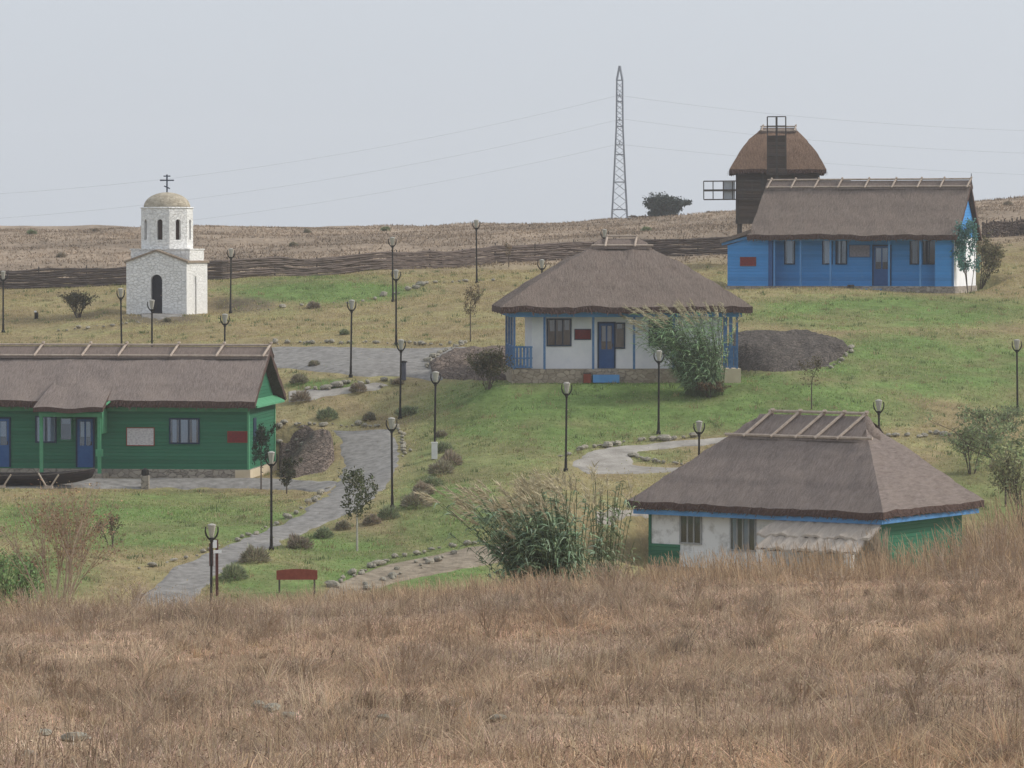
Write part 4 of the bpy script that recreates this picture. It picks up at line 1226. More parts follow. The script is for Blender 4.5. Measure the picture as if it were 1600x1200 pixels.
# ------------------------------------------------------------------ wattle fences
def wattle(pts, hgt, label, seed):
    W = resample([tuple(hit(px, py, dmin=215)) for px, py in pts], 200)
    base = Vector(W[0])
    t = thing("wattle_fence", label, "fence", base)
    rng = random.Random(seed)
    L = np.linalg.norm(W[-1] - W[0])
    # woven withies: long wavy rods in courses
    m = MB(); nrow = 9; N = 200
    for row in range(nrow):
        z0 = hgt * (row + .5) / nrow
        pts3 = []
        for i in range(N):
            x, y = W[i][0], W[i][1]
            z = gz(x, y) + z0 + .12 * (float(vnoise(i * 1.0, row * 5.3, 4.5, seed)) - .5) - .12 * float(vnoise(i * .3, 0, 4, seed + 2)) * row / nrow
            pts3.append((x - base.x, y - base.y + (.16 * (float(vnoise(i * 1.0, row * 7.7, 1.6, seed + 5)) - .5)), z - base.z))
        r = hgt / nrow * .60
        m.path(pts3, [r * rng.uniform(.75, 1.25) for _ in range(N)], 5)
    m.build("woven_panel", WATTLE, t)
    for i in range(0, N, 9):
        x, y = W[i][0], W[i][1]; z = gz(x, y)
        MB().tube((x - base.x, y - base.y, z - base.z - .2), (x - base.x + rng.uniform(-.06, .06), y - base.y, z - base.z + hgt + rng.uniform(-.05, .18)), .05, .035, 5).build("stake", WOOD_G, t)
wattle([(-330, 462), (0, 452), (190, 446), (350, 437), (600, 422), (770, 412), (900, 405), (1000, 401), (1165, 397)], 1.12, "long woven wattle fence crossing the hill behind the chapel", 3)
wattle([(1535, 372), (1600, 367), (1680, 362)], 1.0, "short stretch of wattle fence right of the blue house", 9)

# ------------------------------------------------------------------ lamp posts
H_STD = 3.55
def lamp_proto():
    t = thing("street_lamp", "", "street lamp", (0, 0, 0))
    p = MB(); p.lathe([(.095, 0), (.095, .10), (.06, .16), (.055, .5), (.046, .55), (.040, H_STD - .62), (.060, H_STD - .60), (.060, H_STD - .56), (.035, H_STD - .53)], 10)
    p.build("pole", IRON, t, smooth=False)
    b = MB()
    for s in (-1, 1):
        pts = [(0, 0, -.56), (s * .09, 0, -.50), (s * .17, 0, -.40), (s * .215, 0, -.27), (s * .205, 0, -.10)]
        b.path(pts, [.034, .032, .030, .026, .020], 6)
    b.lathe([(.05, -.56), (.075, -.52), (.09, -.48), (.085, -.46)], 10)
    b.build("bracket", IRON, t).location = (0, 0, H_STD)
    g = MB(); g.lathe([(.060, -.45), (.075, -.40), (.125, -.12), (.130, -.07)], 8, rot=math.pi / 8); g.build("lantern", LGLASS, t).location = (0, 0, H_STD)
    c = MB(); c.lathe([(.145, -.07), (.145, -.045), (.10, -.02), (.03, .0)], 8, rot=math.pi / 8); c.build("lantern_cap", mat("weathered lamp cap", (.30, .29, .26), (.42, .40, .36), 5), t).location = (0, 0, H_STD)
    return t
lamp0 = lamp_proto(); first_lamp = [True]
def lamp(px, py_head, label, py_base=None, rng=(120, 260)):
    if py_base is not None:
        P = hit(px, py_base)
        H = z_at(py_head, P.y) - P.z
    else:
        ds = np.arange(rng[0], rng[1], .25); a, zz = ray(px, py_head)
        H_ = zz * ds - height(a * ds, ds)
        i = int(np.argmin(np.abs(H_ - H_STD))); P = Vector((a * ds[i], ds[i], 0)); P.z = gz(P.x, P.y); H = float(H_[i])
    o = lamp0 if first_lamp[0] else copy_tree(lamp0)
    first_lamp[0] = False
    o.location = P
    o.rotation_euler = (0, D(random.Random(px).uniform(-1.0, 1.0)), random.Random(px).uniform(-.5, .5))
    for ch in o.children:
        if ch.name.startswith("pole"): ch.scale = (1, 1, H / H_STD)
        else: ch.location = (0, 0, H)
    tag(o, label, "street lamp", "black street lamps with pale lanterns")
    print("lamp", px, py_head, "d=%.1f H=%.2f" % (P.y, H))
lamp(5, 423, "street lamp standing at the far left before the wattle fence", 520)
lamp(190, 450, "street lamp just left of the chapel front wall", None, (175, 215))
lamp(237, 468, "street lamp in front of the chapel door", None, (170, 210))
lamp(350, 490, "lantern just above the right part of the green house ridge", None, (165, 205))
lamp(360, 388, "street lamp standing right of the chapel", 490)
lamp(548, 468, "street lamp on the near edge of the asphalt road", 591)
lamp(614, 370, "street lamp at the end of the upper green lawn", 472)
lamp(619, 421, "street lamp behind the far stone row of the asphalt road", 540)
lamp(625, 530, "street lamp beside the blue grey bollard", 656)
lamp(679, 580, "street lamp with a white box at its foot", 717)
lamp(613, 652, "street lamp on the right edge of the curved path", 795)
lamp(745, 343, "street lamp rising above the horizon before the wattle fence", 443)
lamp(847, 405, "lantern peeping over the left slope of the white house roof", None, (195, 235))
lamp(945, 358, "lantern peeping over the ridge of the white house", None, (215, 262))
lamp(884, 597, "street lamp at the left tip of the gravel hairpin", 737)
lamp(1029, 547, "street lamp in front of the tall reeds at the white house", 680)
lamp(1092, 657, "street lamp behind the left slope of the near thatched roof", None, (145, 175))
lamp(1375, 624, "street lamp behind the right end of the near roof ridge", None, (145, 180))
lamp(1590, 530, "street lamp on the green slope at the far right", 650)
lamp(424, 705, "street lamp beside the path at the right of the front lawn", 860)
lamp(329, 818, "street lamp beside the wooden signpost by the dry grass", None, (110, 140))
P = hit(679, 717); m = MB(); m.box(-.12, .12, -.12, .12, 0, .66); m.box(-.135, .135, -.135, .135, .66, .70)
o = m.build("junction_box", mat("white box", (.62, .62, .60), (.72, .72, .70), 4)); o.location = P + Vector((0, -.18, 0)); tag(o, "white electrical box at the foot of a street lamp", "electrical box")
MBt = thing("bollard", "blue grey bollard with flat cap on the asphalt road", "bollard", hit(631, 596))
MB().lathe([(.11, 0), (.11, .80), (.10, .82)], 12).build("post", mat("blue grey metal", (.09, .095, .12), (.12, .125, .15), 4), MBt); MB().lathe([(.16, .82), (.17, .85), (.15, .89), (.03, .91)], 12).build("cap", IRON, MBt)

# ------------------------------------------------------------------ signs, bench, boat
def signpost():
    P = hit(339, 932); H = z_at(843, P.y) - P.z
    t = thing("signpost", "wooden signpost with two white plates beside a street lamp", "signpost", P, D(5))
    RUSTD = mat("dark red wood", (.085, .03, .024), (.12, .045, .035), 5)
    MB().box(-.05, .05, -.05, .05, 0, H).build("post", RUSTD, t)
    MB().box(-.26, -.12, -.07, -.02, H - .9, H - .12).build("board", RUSTD, t)
    MB().box(-.15, .0, -.09, -.055, H - .28, H - .02).build("plate", WHITE, t)
    MB().box(-.12, .16, -.095, -.055, H - .46, H - .36).build("plate", WHITE, t)
signpost()
def red_board():
    P = hit(464, 928); H = z_at(889, P.y) - P.z
    t = thing("notice_board", "rust red board on two thin posts behind the dry grass", "board", P, D(4))
    w = .70; n = 12
    up = [(-w + 2 * w * i / n, 0, H - .05 + .05 * math.sin(math.pi * i / n)) for i in range(n + 1)]
    MB().prism(up + [(w, 0, H - .37), (-w, 0, H - .37)], (0, .05, 0)).build("panel", RUST, t)
    for x in (-w + .1, w - .1): MB().box(x - .03, x + .03, .052, .11, -.1, H - .08).build("post", WOOD_G, t)
red_board()
def pillar():
    P = hit(227, 764)
    t = thing("stone_post", "short grey stone post before the green house wall", "post", P)
    MB().box(-.16, .16, -.16, .16, -.1, .55).build("shaft", PLINTH, t, bevel=.02); MB().lathe([(.13, .55), (.17, .60), (.15, .78), (.05, .86)], 10).build("lamp_head", IRON, t)
pillar()
P = hit(57, 499); t = thing("marker_post", "tiny dark post with white top in the grass left of the chapel", "post", P)
MB().box(-.10, .10, -.06, .06, 0, .36).build("post", IRON, t); MB().box(-.11, .0, -.065, .065, .362, .45).build("cap", WHITE, t)

def boat():
    P = hit(22, 760); P.z += .05
    t = thing("boat", "dark wooden fishing boat on the pavement before the green house", "boat", P, GH_R)
    m = MB(); L, n = 3.4, 30; V = []
    k = 9
    for i in range(n + 1):
        s = -1 + 2 * i / n; w = .80 * (1 - abs(s) ** 2.6) + .02; zg = .42 + .26 * abs(s) ** 2.5; zk = .06 + .30 * abs(s) ** 4
        for j in range(k):
            a = -1 + 2 * j / (k - 1)
            V.append((s * L * (1 - .05 * (1 - abs(a))), a * w, zk + (zg - zk) * abs(a) ** 1.9))
    m.add(V, [(i * k + j, (i + 1) * k + j, (i + 1) * k + j + 1, i * k + j + 1) for i in range(n) for j in range(k - 1)])
    h = m.build("hull", mat("tarred planks", (.022, .017, .02), (.05, .036, .038), 4, stretch=(.4, 1, 5)), t, smooth=True)
    s = h.modifiers.new("thick", 'SOLIDIFY'); s.thickness = .05
    g = MB()
    for sgn in (0, k - 1): g.path([tuple(Vector(V[i * k + sgn]) + Vector((0, 0, .03))) for i in range(n + 1)], [.04] * (n + 1), 5)
    g.build("gunwale", WOOD_G, t)
    for x in (-1.6, 0, 1.4): MB().box(x - .12, x + .12, -.66, .66, .30, .34).build("thwart", WOOD_G, t)
    for i, x in enumerate((-.4, 1.6)):
        q = thing("trestle", ["pale wooden trestle propping the middle of the dark boat", "pale wooden trestle propping the right end of the dark boat"][i], "trestle", local(P, GH_R, (x, -.95, -.05)), GH_R, "trestles under the boat")
        MB().tube((-.35, 0, .62), (.02, 0, 0), .04).build("leg", POLE, q); MB().tube((.50, 0, .55), (.14, 0, 0), .04).build("leg", POLE, q); MB().box(-.1, .26, -.06, .06, -.02, .09).build("foot", POLE, q)
boat()

# ------------------------------------------------------------------ trees, shrubs, reeds
def grow(rng, base, direction, length, r, levels, segs, tips, spread=.6, taper=.62, kids=3, bend=.12, up=.1):
    p = Vector(base); d = Vector(direction).normalized(); n = 4
    for i in range(n):
        q = p + d * (length / n)
        segs.append((p.copy(), q.copy(), r * (1 - .12 * i), r * (1 - .12 * (i + 1))))
        if i >= 1 and levels > 0:
            for _ in range(kids if i == n - 1 else max(1, kids - 2)):
                dd = (d + Vector((rng.gauss(0, spread), rng.gauss(0, spread), rng.gauss(0, spread * .6) + up))).normalized()
                grow(rng, q, dd, length * taper * rng.uniform(.7, 1.15), r * .55, levels - 1, segs, tips, spread, taper, kids, bend, up)
        d = (d + Vector((rng.gauss(0, bend), rng.gauss(0, bend), rng.gauss(0, bend * .5) + up * .3))).normalized()
        p = q
        tips.append((p.copy(), levels))
    return

def plant(name, label, cat, P, H, Wd, seed, leaf_c, n_leaf, leaf_size, stems=1, trunk=0.0, bark=BARK, levels=2, twig_r=.02, lean=(0, 0), leaf_var=.35, group=None, spread=.55, crown_low=.0, dark=None):
    """a tree or shrub: branching wood as one part, leaf mass as another; scaled to height H and crown width Wd"""
    rng = random.Random(seed); nr = np.random.default_rng(seed)
    t = thing(name, label, cat, P, 0, group)
    segs, tips = [], []
    upk = .45 if trunk > 0 else .1
    for s in range(stems):
        a = rng.uniform(0, 6.28); k = 0 if stems == 1 else rng.uniform(.12, .6)
        b = (math.cos(a) * .12 * (stems > 1), math.sin(a) * .12 * (stems > 1), trunk)
        grow(rng, b, (math.cos(a) * k + lean[0], math.sin(a) * k + lean[1], 1), 1.0, twig_r * 2, levels, segs, tips, spread, up=upk)
    pts = np.array([tuple(q) for _, q, _, _ in segs])
    zmax = pts[:, 2].max() - trunk; xw = max(np.percentile(np.abs(pts[:, 0] - pts[:, 0].mean()), 97), .05)
    sz = (H - trunk) / max(zmax, .1); sx = Wd / 2 / xw
    def tf(p): return Vector((p[0] * sx, p[1] * sx, trunk + (p[2] - trunk) * sz))
    m = MB()
    if trunk > 0: m.tube((0, 0, -.15), (0, 0, trunk * .6), twig_r * 2.2, twig_r * 2.0, 7); m.tube((0, 0, trunk * .6), tf((0, 0, trunk)), twig_r * 2.0, twig_r * 1.8, 7)
    for p, q, r0, r1 in segs: m.tube(tf(p), tf(q), max(r0, .005), max(r1, .004), 4, False)
    m.build("trunk" if trunk > 0 else "stem", bark, t)
    if n_leaf:
        tp = np.array([tuple(tf(p)) for p, l in tips if p.z >= trunk + crown_low])
        if trunk > 0:
            e = nr.normal(0, 1, (70, 3)); e /= np.linalg.norm(e, axis=1, keepdims=True); e *= nr.uniform(.3, 1, (70, 1)) ** .5
            e = e * np.array([Wd * .46, Wd * .46, (H - trunk * .85) * .47]) + np.array([0, 0, trunk * .85 + (H - trunk * .85) * .52])
            e[:, :2] *= (1.12 - .35 * np.clip((e[:, 2:3] - trunk) / (H - trunk), 0, 1))
            tp = np.concatenate([tp[nr.integers(0, len(tp), 40)], e])
        tint = nr.uniform(1 - leaf_var, 1 + leaf_var, len(tp))
        idx = nr.integers(0, len(tp), n_leaf)
        Cn = tp[idx] + nr.normal(0, 1, (n_leaf, 3)) * np.array([Wd * .045, Wd * .045, H * .03])
        col = np.array(leaf_c)[None] * (tint[idx] * nr.uniform(.8, 1.2, n_leaf))[:, None] * (1 + nr.normal(0, .06, (n_leaf, 3)))
        V, Fs, cc = leaves(nr, Cn, nr.uniform(.6, 1.3, n_leaf) * leaf_size, np.clip(col, .005, 1))
        np_object("crown" if trunk > 0 else "foliage", V, Fs, cc, LEAF, t)
    return t

OLIVE = (.085, .098, .045); DKGREEN = (.035, .062, .028); GREYGREEN = (.105, .105, .07); BROWNISH = (.13, .10, .062); FRESH = (.11, .19, .045)
def by(px, py_base, py_top, **k):
    P = hit(px, py_base); return P, max(.15, z_at(py_top, P.y) - P.z)
P, H = by(558, 862, 732); plant("young_tree", "slim young tree with whitened trunk right of the path", "tree", P, H, 1.35, 1, OLIVE, 1700, .06, trunk=1.25, bark=LIMED, twig_r=.018)
P, H = by(735, 535, 446); plant("young_tree", "pale brown young tree left of the white house", "tree", P, H, .85, 2, (.19, .155, .095), 900, .05, trunk=1.3, bark=BARK, twig_r=.014)
P = on_ground(762, 169.5); H = z_at(542, P.y) - P.z; plant("shrub", "round grey green shrub at the left corner of the white house", "shrub", P, H, 1.7, 3, (.115, .105, .062), 2600, .06, stems=9, twig_r=.012)
P, H = by(448, 772, 716); plant("young_tree", "dark bushy young tree on the lawn corner by the pavement", "tree", P, H, .85, 4, (.075, .075, .045), 1800, .05, trunk=.35, twig_r=.014)
P, H = by(408, 765, 664); plant("young_tree", "dark young tree in front of the green gable end", "tree", P, H, .95, 5, (.035, .06, .038), 1500, .06, trunk=1.0, twig_r=.015)
P, H = by(1268, 642, 556); plant("young_tree", "nearly bare young tree on the lawn above the near roof", "tree", P, H, 1.2, 6, (.13, .11, .065), 350, .05, trunk=1.0, twig_r=.014)
P, H = by(795, 418, 378); plant("young_tree", "thin dry sapling by the wattle fence above the white house", "tree", P, H, .5, 7, (.24, .18, .12), 250, .05, trunk=.6, twig_r=.014)
P, H = by(123, 497, 452); plant("shrub", "spiky olive shrub left of the chapel", "shrub", P, H, 1.6, 8, (.115, .10, .058), 1200, .07, stems=10, twig_r=.014)
P, H = by(1530, 452, 362); plant("shrub", "brown and green shrub at the right end of the blue house", "shrub", P, H, 2.0, 9, (.19, .17, .095), 2600, .08, stems=7, twig_r=.018)
P = local(BH, BH_R, (.75, .4, 0)); H = z_at(340, P.y) - P.z
plant("climbing_plant", "blue green leafy plant climbing the right corner of the blue house", "plant", P, H, 1.5, 10, (.13, .26, .23), 2600, .085, stems=4, twig_r=.015, crown_low=.6)
P = on_ground(1572, 149); H = z_at(648, P.y) - P.z; plant("young_tree", "loose green young tree right of the near thatched house", "tree", P, H, 2.9, 11, (.23, .27, .14), 1500, .085, trunk=1.0, twig_r=.02)
P = on_ground(1602, 146); H = z_at(690, P.y) - P.z; plant("shrub", "yellow green shrub beside the right slope of the near roof", "shrub", P, H, 2.6, 12, (.31, .32, .17), 1600, .08, stems=7, twig_r=.015)
P = on_ground(1518, 154); H = z_at(655, P.y) - P.z; plant("shrub", "dark green shrub on the slope right of the near roof", "shrub", P, H, 2.0, 13, (.23, .27, .145), 1200, .075, stems=6, twig_r=.015)
P, H = by(1560, 690, 632); plant("shrub", "green shrub below the street lamp at the far right", "shrub", P, H, 2.6, 14, (.23, .27, .145), 1300, .075, stems=7, twig_r=.013)
P, H = by(173, 858, 800); plant("shrub", "small brownish leafless shrub on the front lawn", "shrub", P, H, .95, 15, (.14, .11, .07), 500, .045, stems=3, twig_r=.013)
P = on_ground(1108, 168.0); H = .75; plant("shrub", "brown dry shrub at the foot of the reeds by the white house", "shrub", P, H, 1.3, 16, (.17, .12, .075), 1500, .055, stems=12, twig_r=.01)
P = at(1045, 345, 420); P.z = gz(P.x, P.y); H = z_at(303, 420) - P.z
plant("tree", "dark rounded tree on the skyline between pylon and windmill", "tree", P, H, 4.2, 17, (.040, .055, .046), 9000, .16, stems=5, twig_r=.06)
P = at(1112, 343, 400); P.z = gz(P.x, P.y); H = z_at(330, 400) - P.z
plant("shrub", "low dark shrub on the skyline beside the windmill", "shrub", P, max(H, .9), 2.8, 18, (.04, .05, .04), 1500, .13, stems=6, twig_r=.03)
P = at(1000, 352, 330); P.z = gz(P.x, P.y)
plant("shrub", "low dry shrub on the skyline right of the pylon", "shrub", P, max(.6, z_at(345, 330) - P.z), 1.6, 19, (.14, .11, .08), 900, .08, stems=6, twig_r=.02)
# low lavender like bushes in the lawns
LOW = [(467, 599, .75, "dry brown cushion shrub below the asphalt road"), (512, 655, .85, "brown cushion shrub above the curved path"), (560, 614, .7, "cushion shrub beside the small footpath"), (577, 657, .6, "low green cushion shrub above the curved path"),
       (637, 650, .85, "brown cushion shrub right of two close street lamps"), (470, 628, .8, "dull cushion shrub behind the green house roof corner"), (689, 683, .5, "small cushion shrub right of the boxed lamp"), (694, 706, .7, "cushion shrub just right of the white box"),
       (703, 727, 1.0, "upper grey green cushion shrub below the boxed lamp"), (690, 740, .9, "wide cushion shrub in the row below the boxed lamp"), (676, 760, .7, "small cushion shrub in the diagonal row on the lawn"), (662, 772, .8, "middle cushion shrub in the diagonal row on the lawn"),
       (650, 792, 1.05, "large dark cushion shrub low in the diagonal row"), (607, 810, .75, "dark cushion shrub at the foot of the path lamp"), (580, 820, .6, "flat green cushion shrub left of the path lamp"), (535, 828, .55, "small green cushion shrub beside the path edge"),
       (505, 841, .6, "dark green cushion shrub on the lawn below the path"), (467, 857, .85, "leafy cushion shrub between path and young tree"), (396, 879, .95, "spreading cushion shrub right of the signpost"), (365, 905, .85, "green cushion shrub behind the signpost"),
       (622, 602, .5, "small cushion shrub at the foot of the bollard"), (490, 573, .5, "tuft of dry shrub on the asphalt road edge"), (538, 523, .45, "small dark shrub above the asphalt road"), (490, 482, .6, "brown tuft below the upper green lawn"), (262, 503, .4, "small brown tuft before the chapel")]
def cushion(label, P, Wd, H, seed, c):
    nr = np.random.default_rng(seed)
    t = thing("low_shrub", label, "shrub", P, nr.uniform(0, 6), "low cushion shrubs in the lawns")
    n = 1500
    d = nr.normal(0, 1, (n, 3)); d[:, 2] = np.abs(d[:, 2]); d /= np.linalg.norm(d, axis=1, keepdims=True)
    lump = .75 + .5 * vnoise(d[:, 0] * 2 + seed, d[:, 1] * 2 + d[:, 2], .8, seed)
    r = nr.uniform(.35, 1, n) ** .5 * lump
    Q = d * r[:, None] * np.array([Wd / 2, Wd / 2, H])[None]
    b = np.stack([Q[:, 0] * .25, Q[:, 1] * .25, np.zeros(n)], 1)
    u = np.linspace(.72, 1, 3)[None, :, None]
    Pn = b[:, None] * (1 - u) + Q[:, None] * u
    side = nr.normal(0, 1, (n, 3)); side /= np.linalg.norm(side, axis=1, keepdims=True)
    col = np.array(c)[None] * nr.uniform(.6, 1.5, (n, 1)) * (1 + nr.normal(0, .06, (n, 3)))
    np_object("foliage", *ribbons(Pn, np.tile(np.array([[.03, .03, .008]]), (n, 1)), side, col), LEAF, t)
    m = MB()
    for k in range(9): m.tube((0, 0, -.05), tuple(Q[k * 7] * .9), .012, .005, 4)
    m.build("stem", TWIG, t)
LOW += [(50, 366, .9, "dark cushion shrub on the far left skyline"), (150, 362, .8, "dark cushion shrub on the skyline left of the chapel"), (480, 364, .8, "dry cushion shrub on the skyline right of the chapel"), (602, 361, .9, "upright cushion shrub on the skyline above the green lawn"),
        (95, 402, .8, "brown cushion shrub on the dry hill left of the chapel"), (458, 385, .8, "brown cushion shrub on the dry hill behind the fence"), (1010, 362, .9, "dry cushion shrub on the hill behind the white house ridge"), (1575, 322, .9, "dark cushion shrub on the skyline at the far right")]
for i, (px, py, w, lab) in enumerate(LOW):
    P = hit(px, py); c = [(.31, .28, .20), (.27, .30, .18), (.34, .285, .215)][i % 3]
    cushion(lab, P, w * (1.32 if P.y < 240 else 1.0), w * (.66 if P.y < 240 else .45), 100 + i, c)

def reed_clump(label, P, H, Wd, n, seed, lean, n_plume, green=(.085, .125, .075), group=None, dark=.6, fan=.9, leaf=1.0):
    """tall cane: jointed stems with long drooping leaves and feathery plumes"""
    nr = np.random.default_rng(seed)
    t = thing("reed_clump", label, "reeds", P)
    stems, lv, pl = [], [], []
    S = 8
    a = nr.uniform(0, 2 * np.pi, n); rad = np.sqrt(nr.uniform(0, 1, n)) * Wd * .20
    bx, by_ = np.cos(a) * rad * 1.3, np.sin(a) * rad
    h = H * nr.uniform(.5, 1.0, n)
    lx = lean * nr.uniform(.3, 1.3, n) + nr.normal(0, .24 * fan, n) + bx / Wd * fan; ly = nr.normal(0, .18, n)
    tt = np.linspace(0, 1, S + 1)
    P3 = np.zeros((n, S + 1, 3))
    P3[:, :, 0] = bx[:, None] + lx[:, None] * h[:, None] * tt ** 1.6; P3[:, :, 1] = by_[:, None] + ly[:, None] * h[:, None] * tt ** 1.6
    P3[:, :, 2] = h[:, None] * tt * (1 - .12 * np.abs(lx)[:, None] * tt)
    col = np.array((.15, .185, .10))[None] * nr.uniform(.6, 1.3, (n, 1))
    sd = np.tile(np.array([[1, 0, 0]]), (n, 1)).astype(float)
    stems.append(ribbons(P3, np.full((n, S + 1), .016), sd, col))
    sd2 = np.tile(np.array([[0, 1, 0]]), (n, 1)).astype(float); stems.append(ribbons(P3, np.full((n, S + 1), .016), sd2, col))
    for k in range(22):
        q = nr.uniform(.12, 1.0, n)
        i0 = np.minimum((q * S).astype(int), S - 1); f = q * S - i0
        B = P3[np.arange(n), i0] * (1 - f)[:, None] + P3[np.arange(n), i0 + 1] * f[:, None]
        az = nr.uniform(0, 2 * np.pi, n); L = nr.uniform(.35, .75, n) * leaf
        dx = np.cos(az) * .75 + lean * 1.0; dy = np.sin(az) * .75
        M = 4; u = np.linspace(0, 1, M + 1)
        Q = np.zeros((n, M + 1, 3))
        Q[:, :, 0] = B[:, 0:1] + dx[:, None] * L[:, None] * u; Q[:, :, 1] = B[:, 1:2] + dy[:, None] * L[:, None] * u
        Q[:, :, 2] = B[:, 2:3] + L[:, None] * (.62 * u - nr.uniform(.5, 1.1, n)[:, None] * u ** 2.2)
        Wl = nr.uniform(.045, .08, n)[:, None] * np.array([.7, 1, .85, .5, .06])[None]
        side = np.stack([-np.sin(az) * .8, np.cos(az) * .8, nr.uniform(-.5, .5, n)], 1)
        c = np.array(green)[None] * nr.uniform(dark, 1.5, (n, 1)) * (1 + nr.normal(0, .05, (n, 3)))
        lv.append(ribbons(Q, Wl, side, np.clip(c, .01, 1)))
    ip = np.argsort(-h + nr.uniform(0, .3 * H, n))[:n_plume]
    for k in range(34):
        B = P3[ip, -1]; D0 = P3[ip, -1] - P3[ip, -2]; D0 /= np.linalg.norm(D0, axis=1, keepdims=True)
        s = nr.uniform(0, .5, len(ip))[:, None]
        B2 = B + D0 * s * np.array([1, 1, .8])[None] + np.array([lean * .5, 0, 0])[None] * s
        d = D0 * .8 + nr.normal(0, .35, (len(ip), 3)) + np.array([lean * 1.2, 0, -.25])
        L = nr.uniform(.10, .22, len(ip))[:, None]
        u = np.linspace(0, 1, 3)[None, :, None]
        Q = B2[:, None] + d[:, None] * L[:, None] * u
        side = nr.normal(0, 1, (len(ip), 3)); side /= np.linalg.norm(side, axis=1, keepdims=True)
        pl.append(ribbons(Q, np.tile(np.array([[.028, .022, .006]]), (len(ip), 1)), side, np.array((.50, .44, .30))[None] * nr.uniform(.7, 1.25, (len(ip), 1))))
    np_object("cane", *merge(stems), LEAF, t); np_object("foliage", *merge(lv), LEAF, t)
    if n_plume: np_object("plume", *merge(pl), LEAF, t)
    return t
P = on_ground(878, 92); H = z_at(735, P.y) - P.z
reed_clump("big dark green reed clump at the edge of the dry field", P, H * .90, 2.1, 360, 5, -.30, 110, (.235, .315, .20), fan=.62, leaf=.74)
P = on_ground(945, 93); H = z_at(752, P.y) - P.z
reed_clump("slender upright reed clump right of the big one", P, H, .8, 34, 6, .03, 4, (.24, .28, .16), fan=.35, leaf=.6)
P = on_ground(1100, 168.3); H = z_at(478, P.y) - P.z
reed_clump("tall windblown reed clump before the white house", P, H, 3.4, 200, 7, -.42, 60, (.26, .36, .20), fan=.75, leaf=.8)

# bare shrub and green weed at the left foreground edge
P = on_ground(92, 82); H = z_at(752, P.y) - P.z
plant("dry_shrub", "tall dry leafless shrub at the left edge of the field", "shrub", P, H, 2.5, 31, (.34, .235, .15), 3200, .032, stems=14, twig_r=.010, bark=STALK, levels=2, spread=.30)
P = on_ground(22, 86); H = z_at(858, P.y) - P.z
plant("shrub", "bright green leafy weed at the left edge of the picture", "shrub", P, H, 1.3, 32, (.20, .31, .13), 1500, .05, stems=8, twig_r=.008)

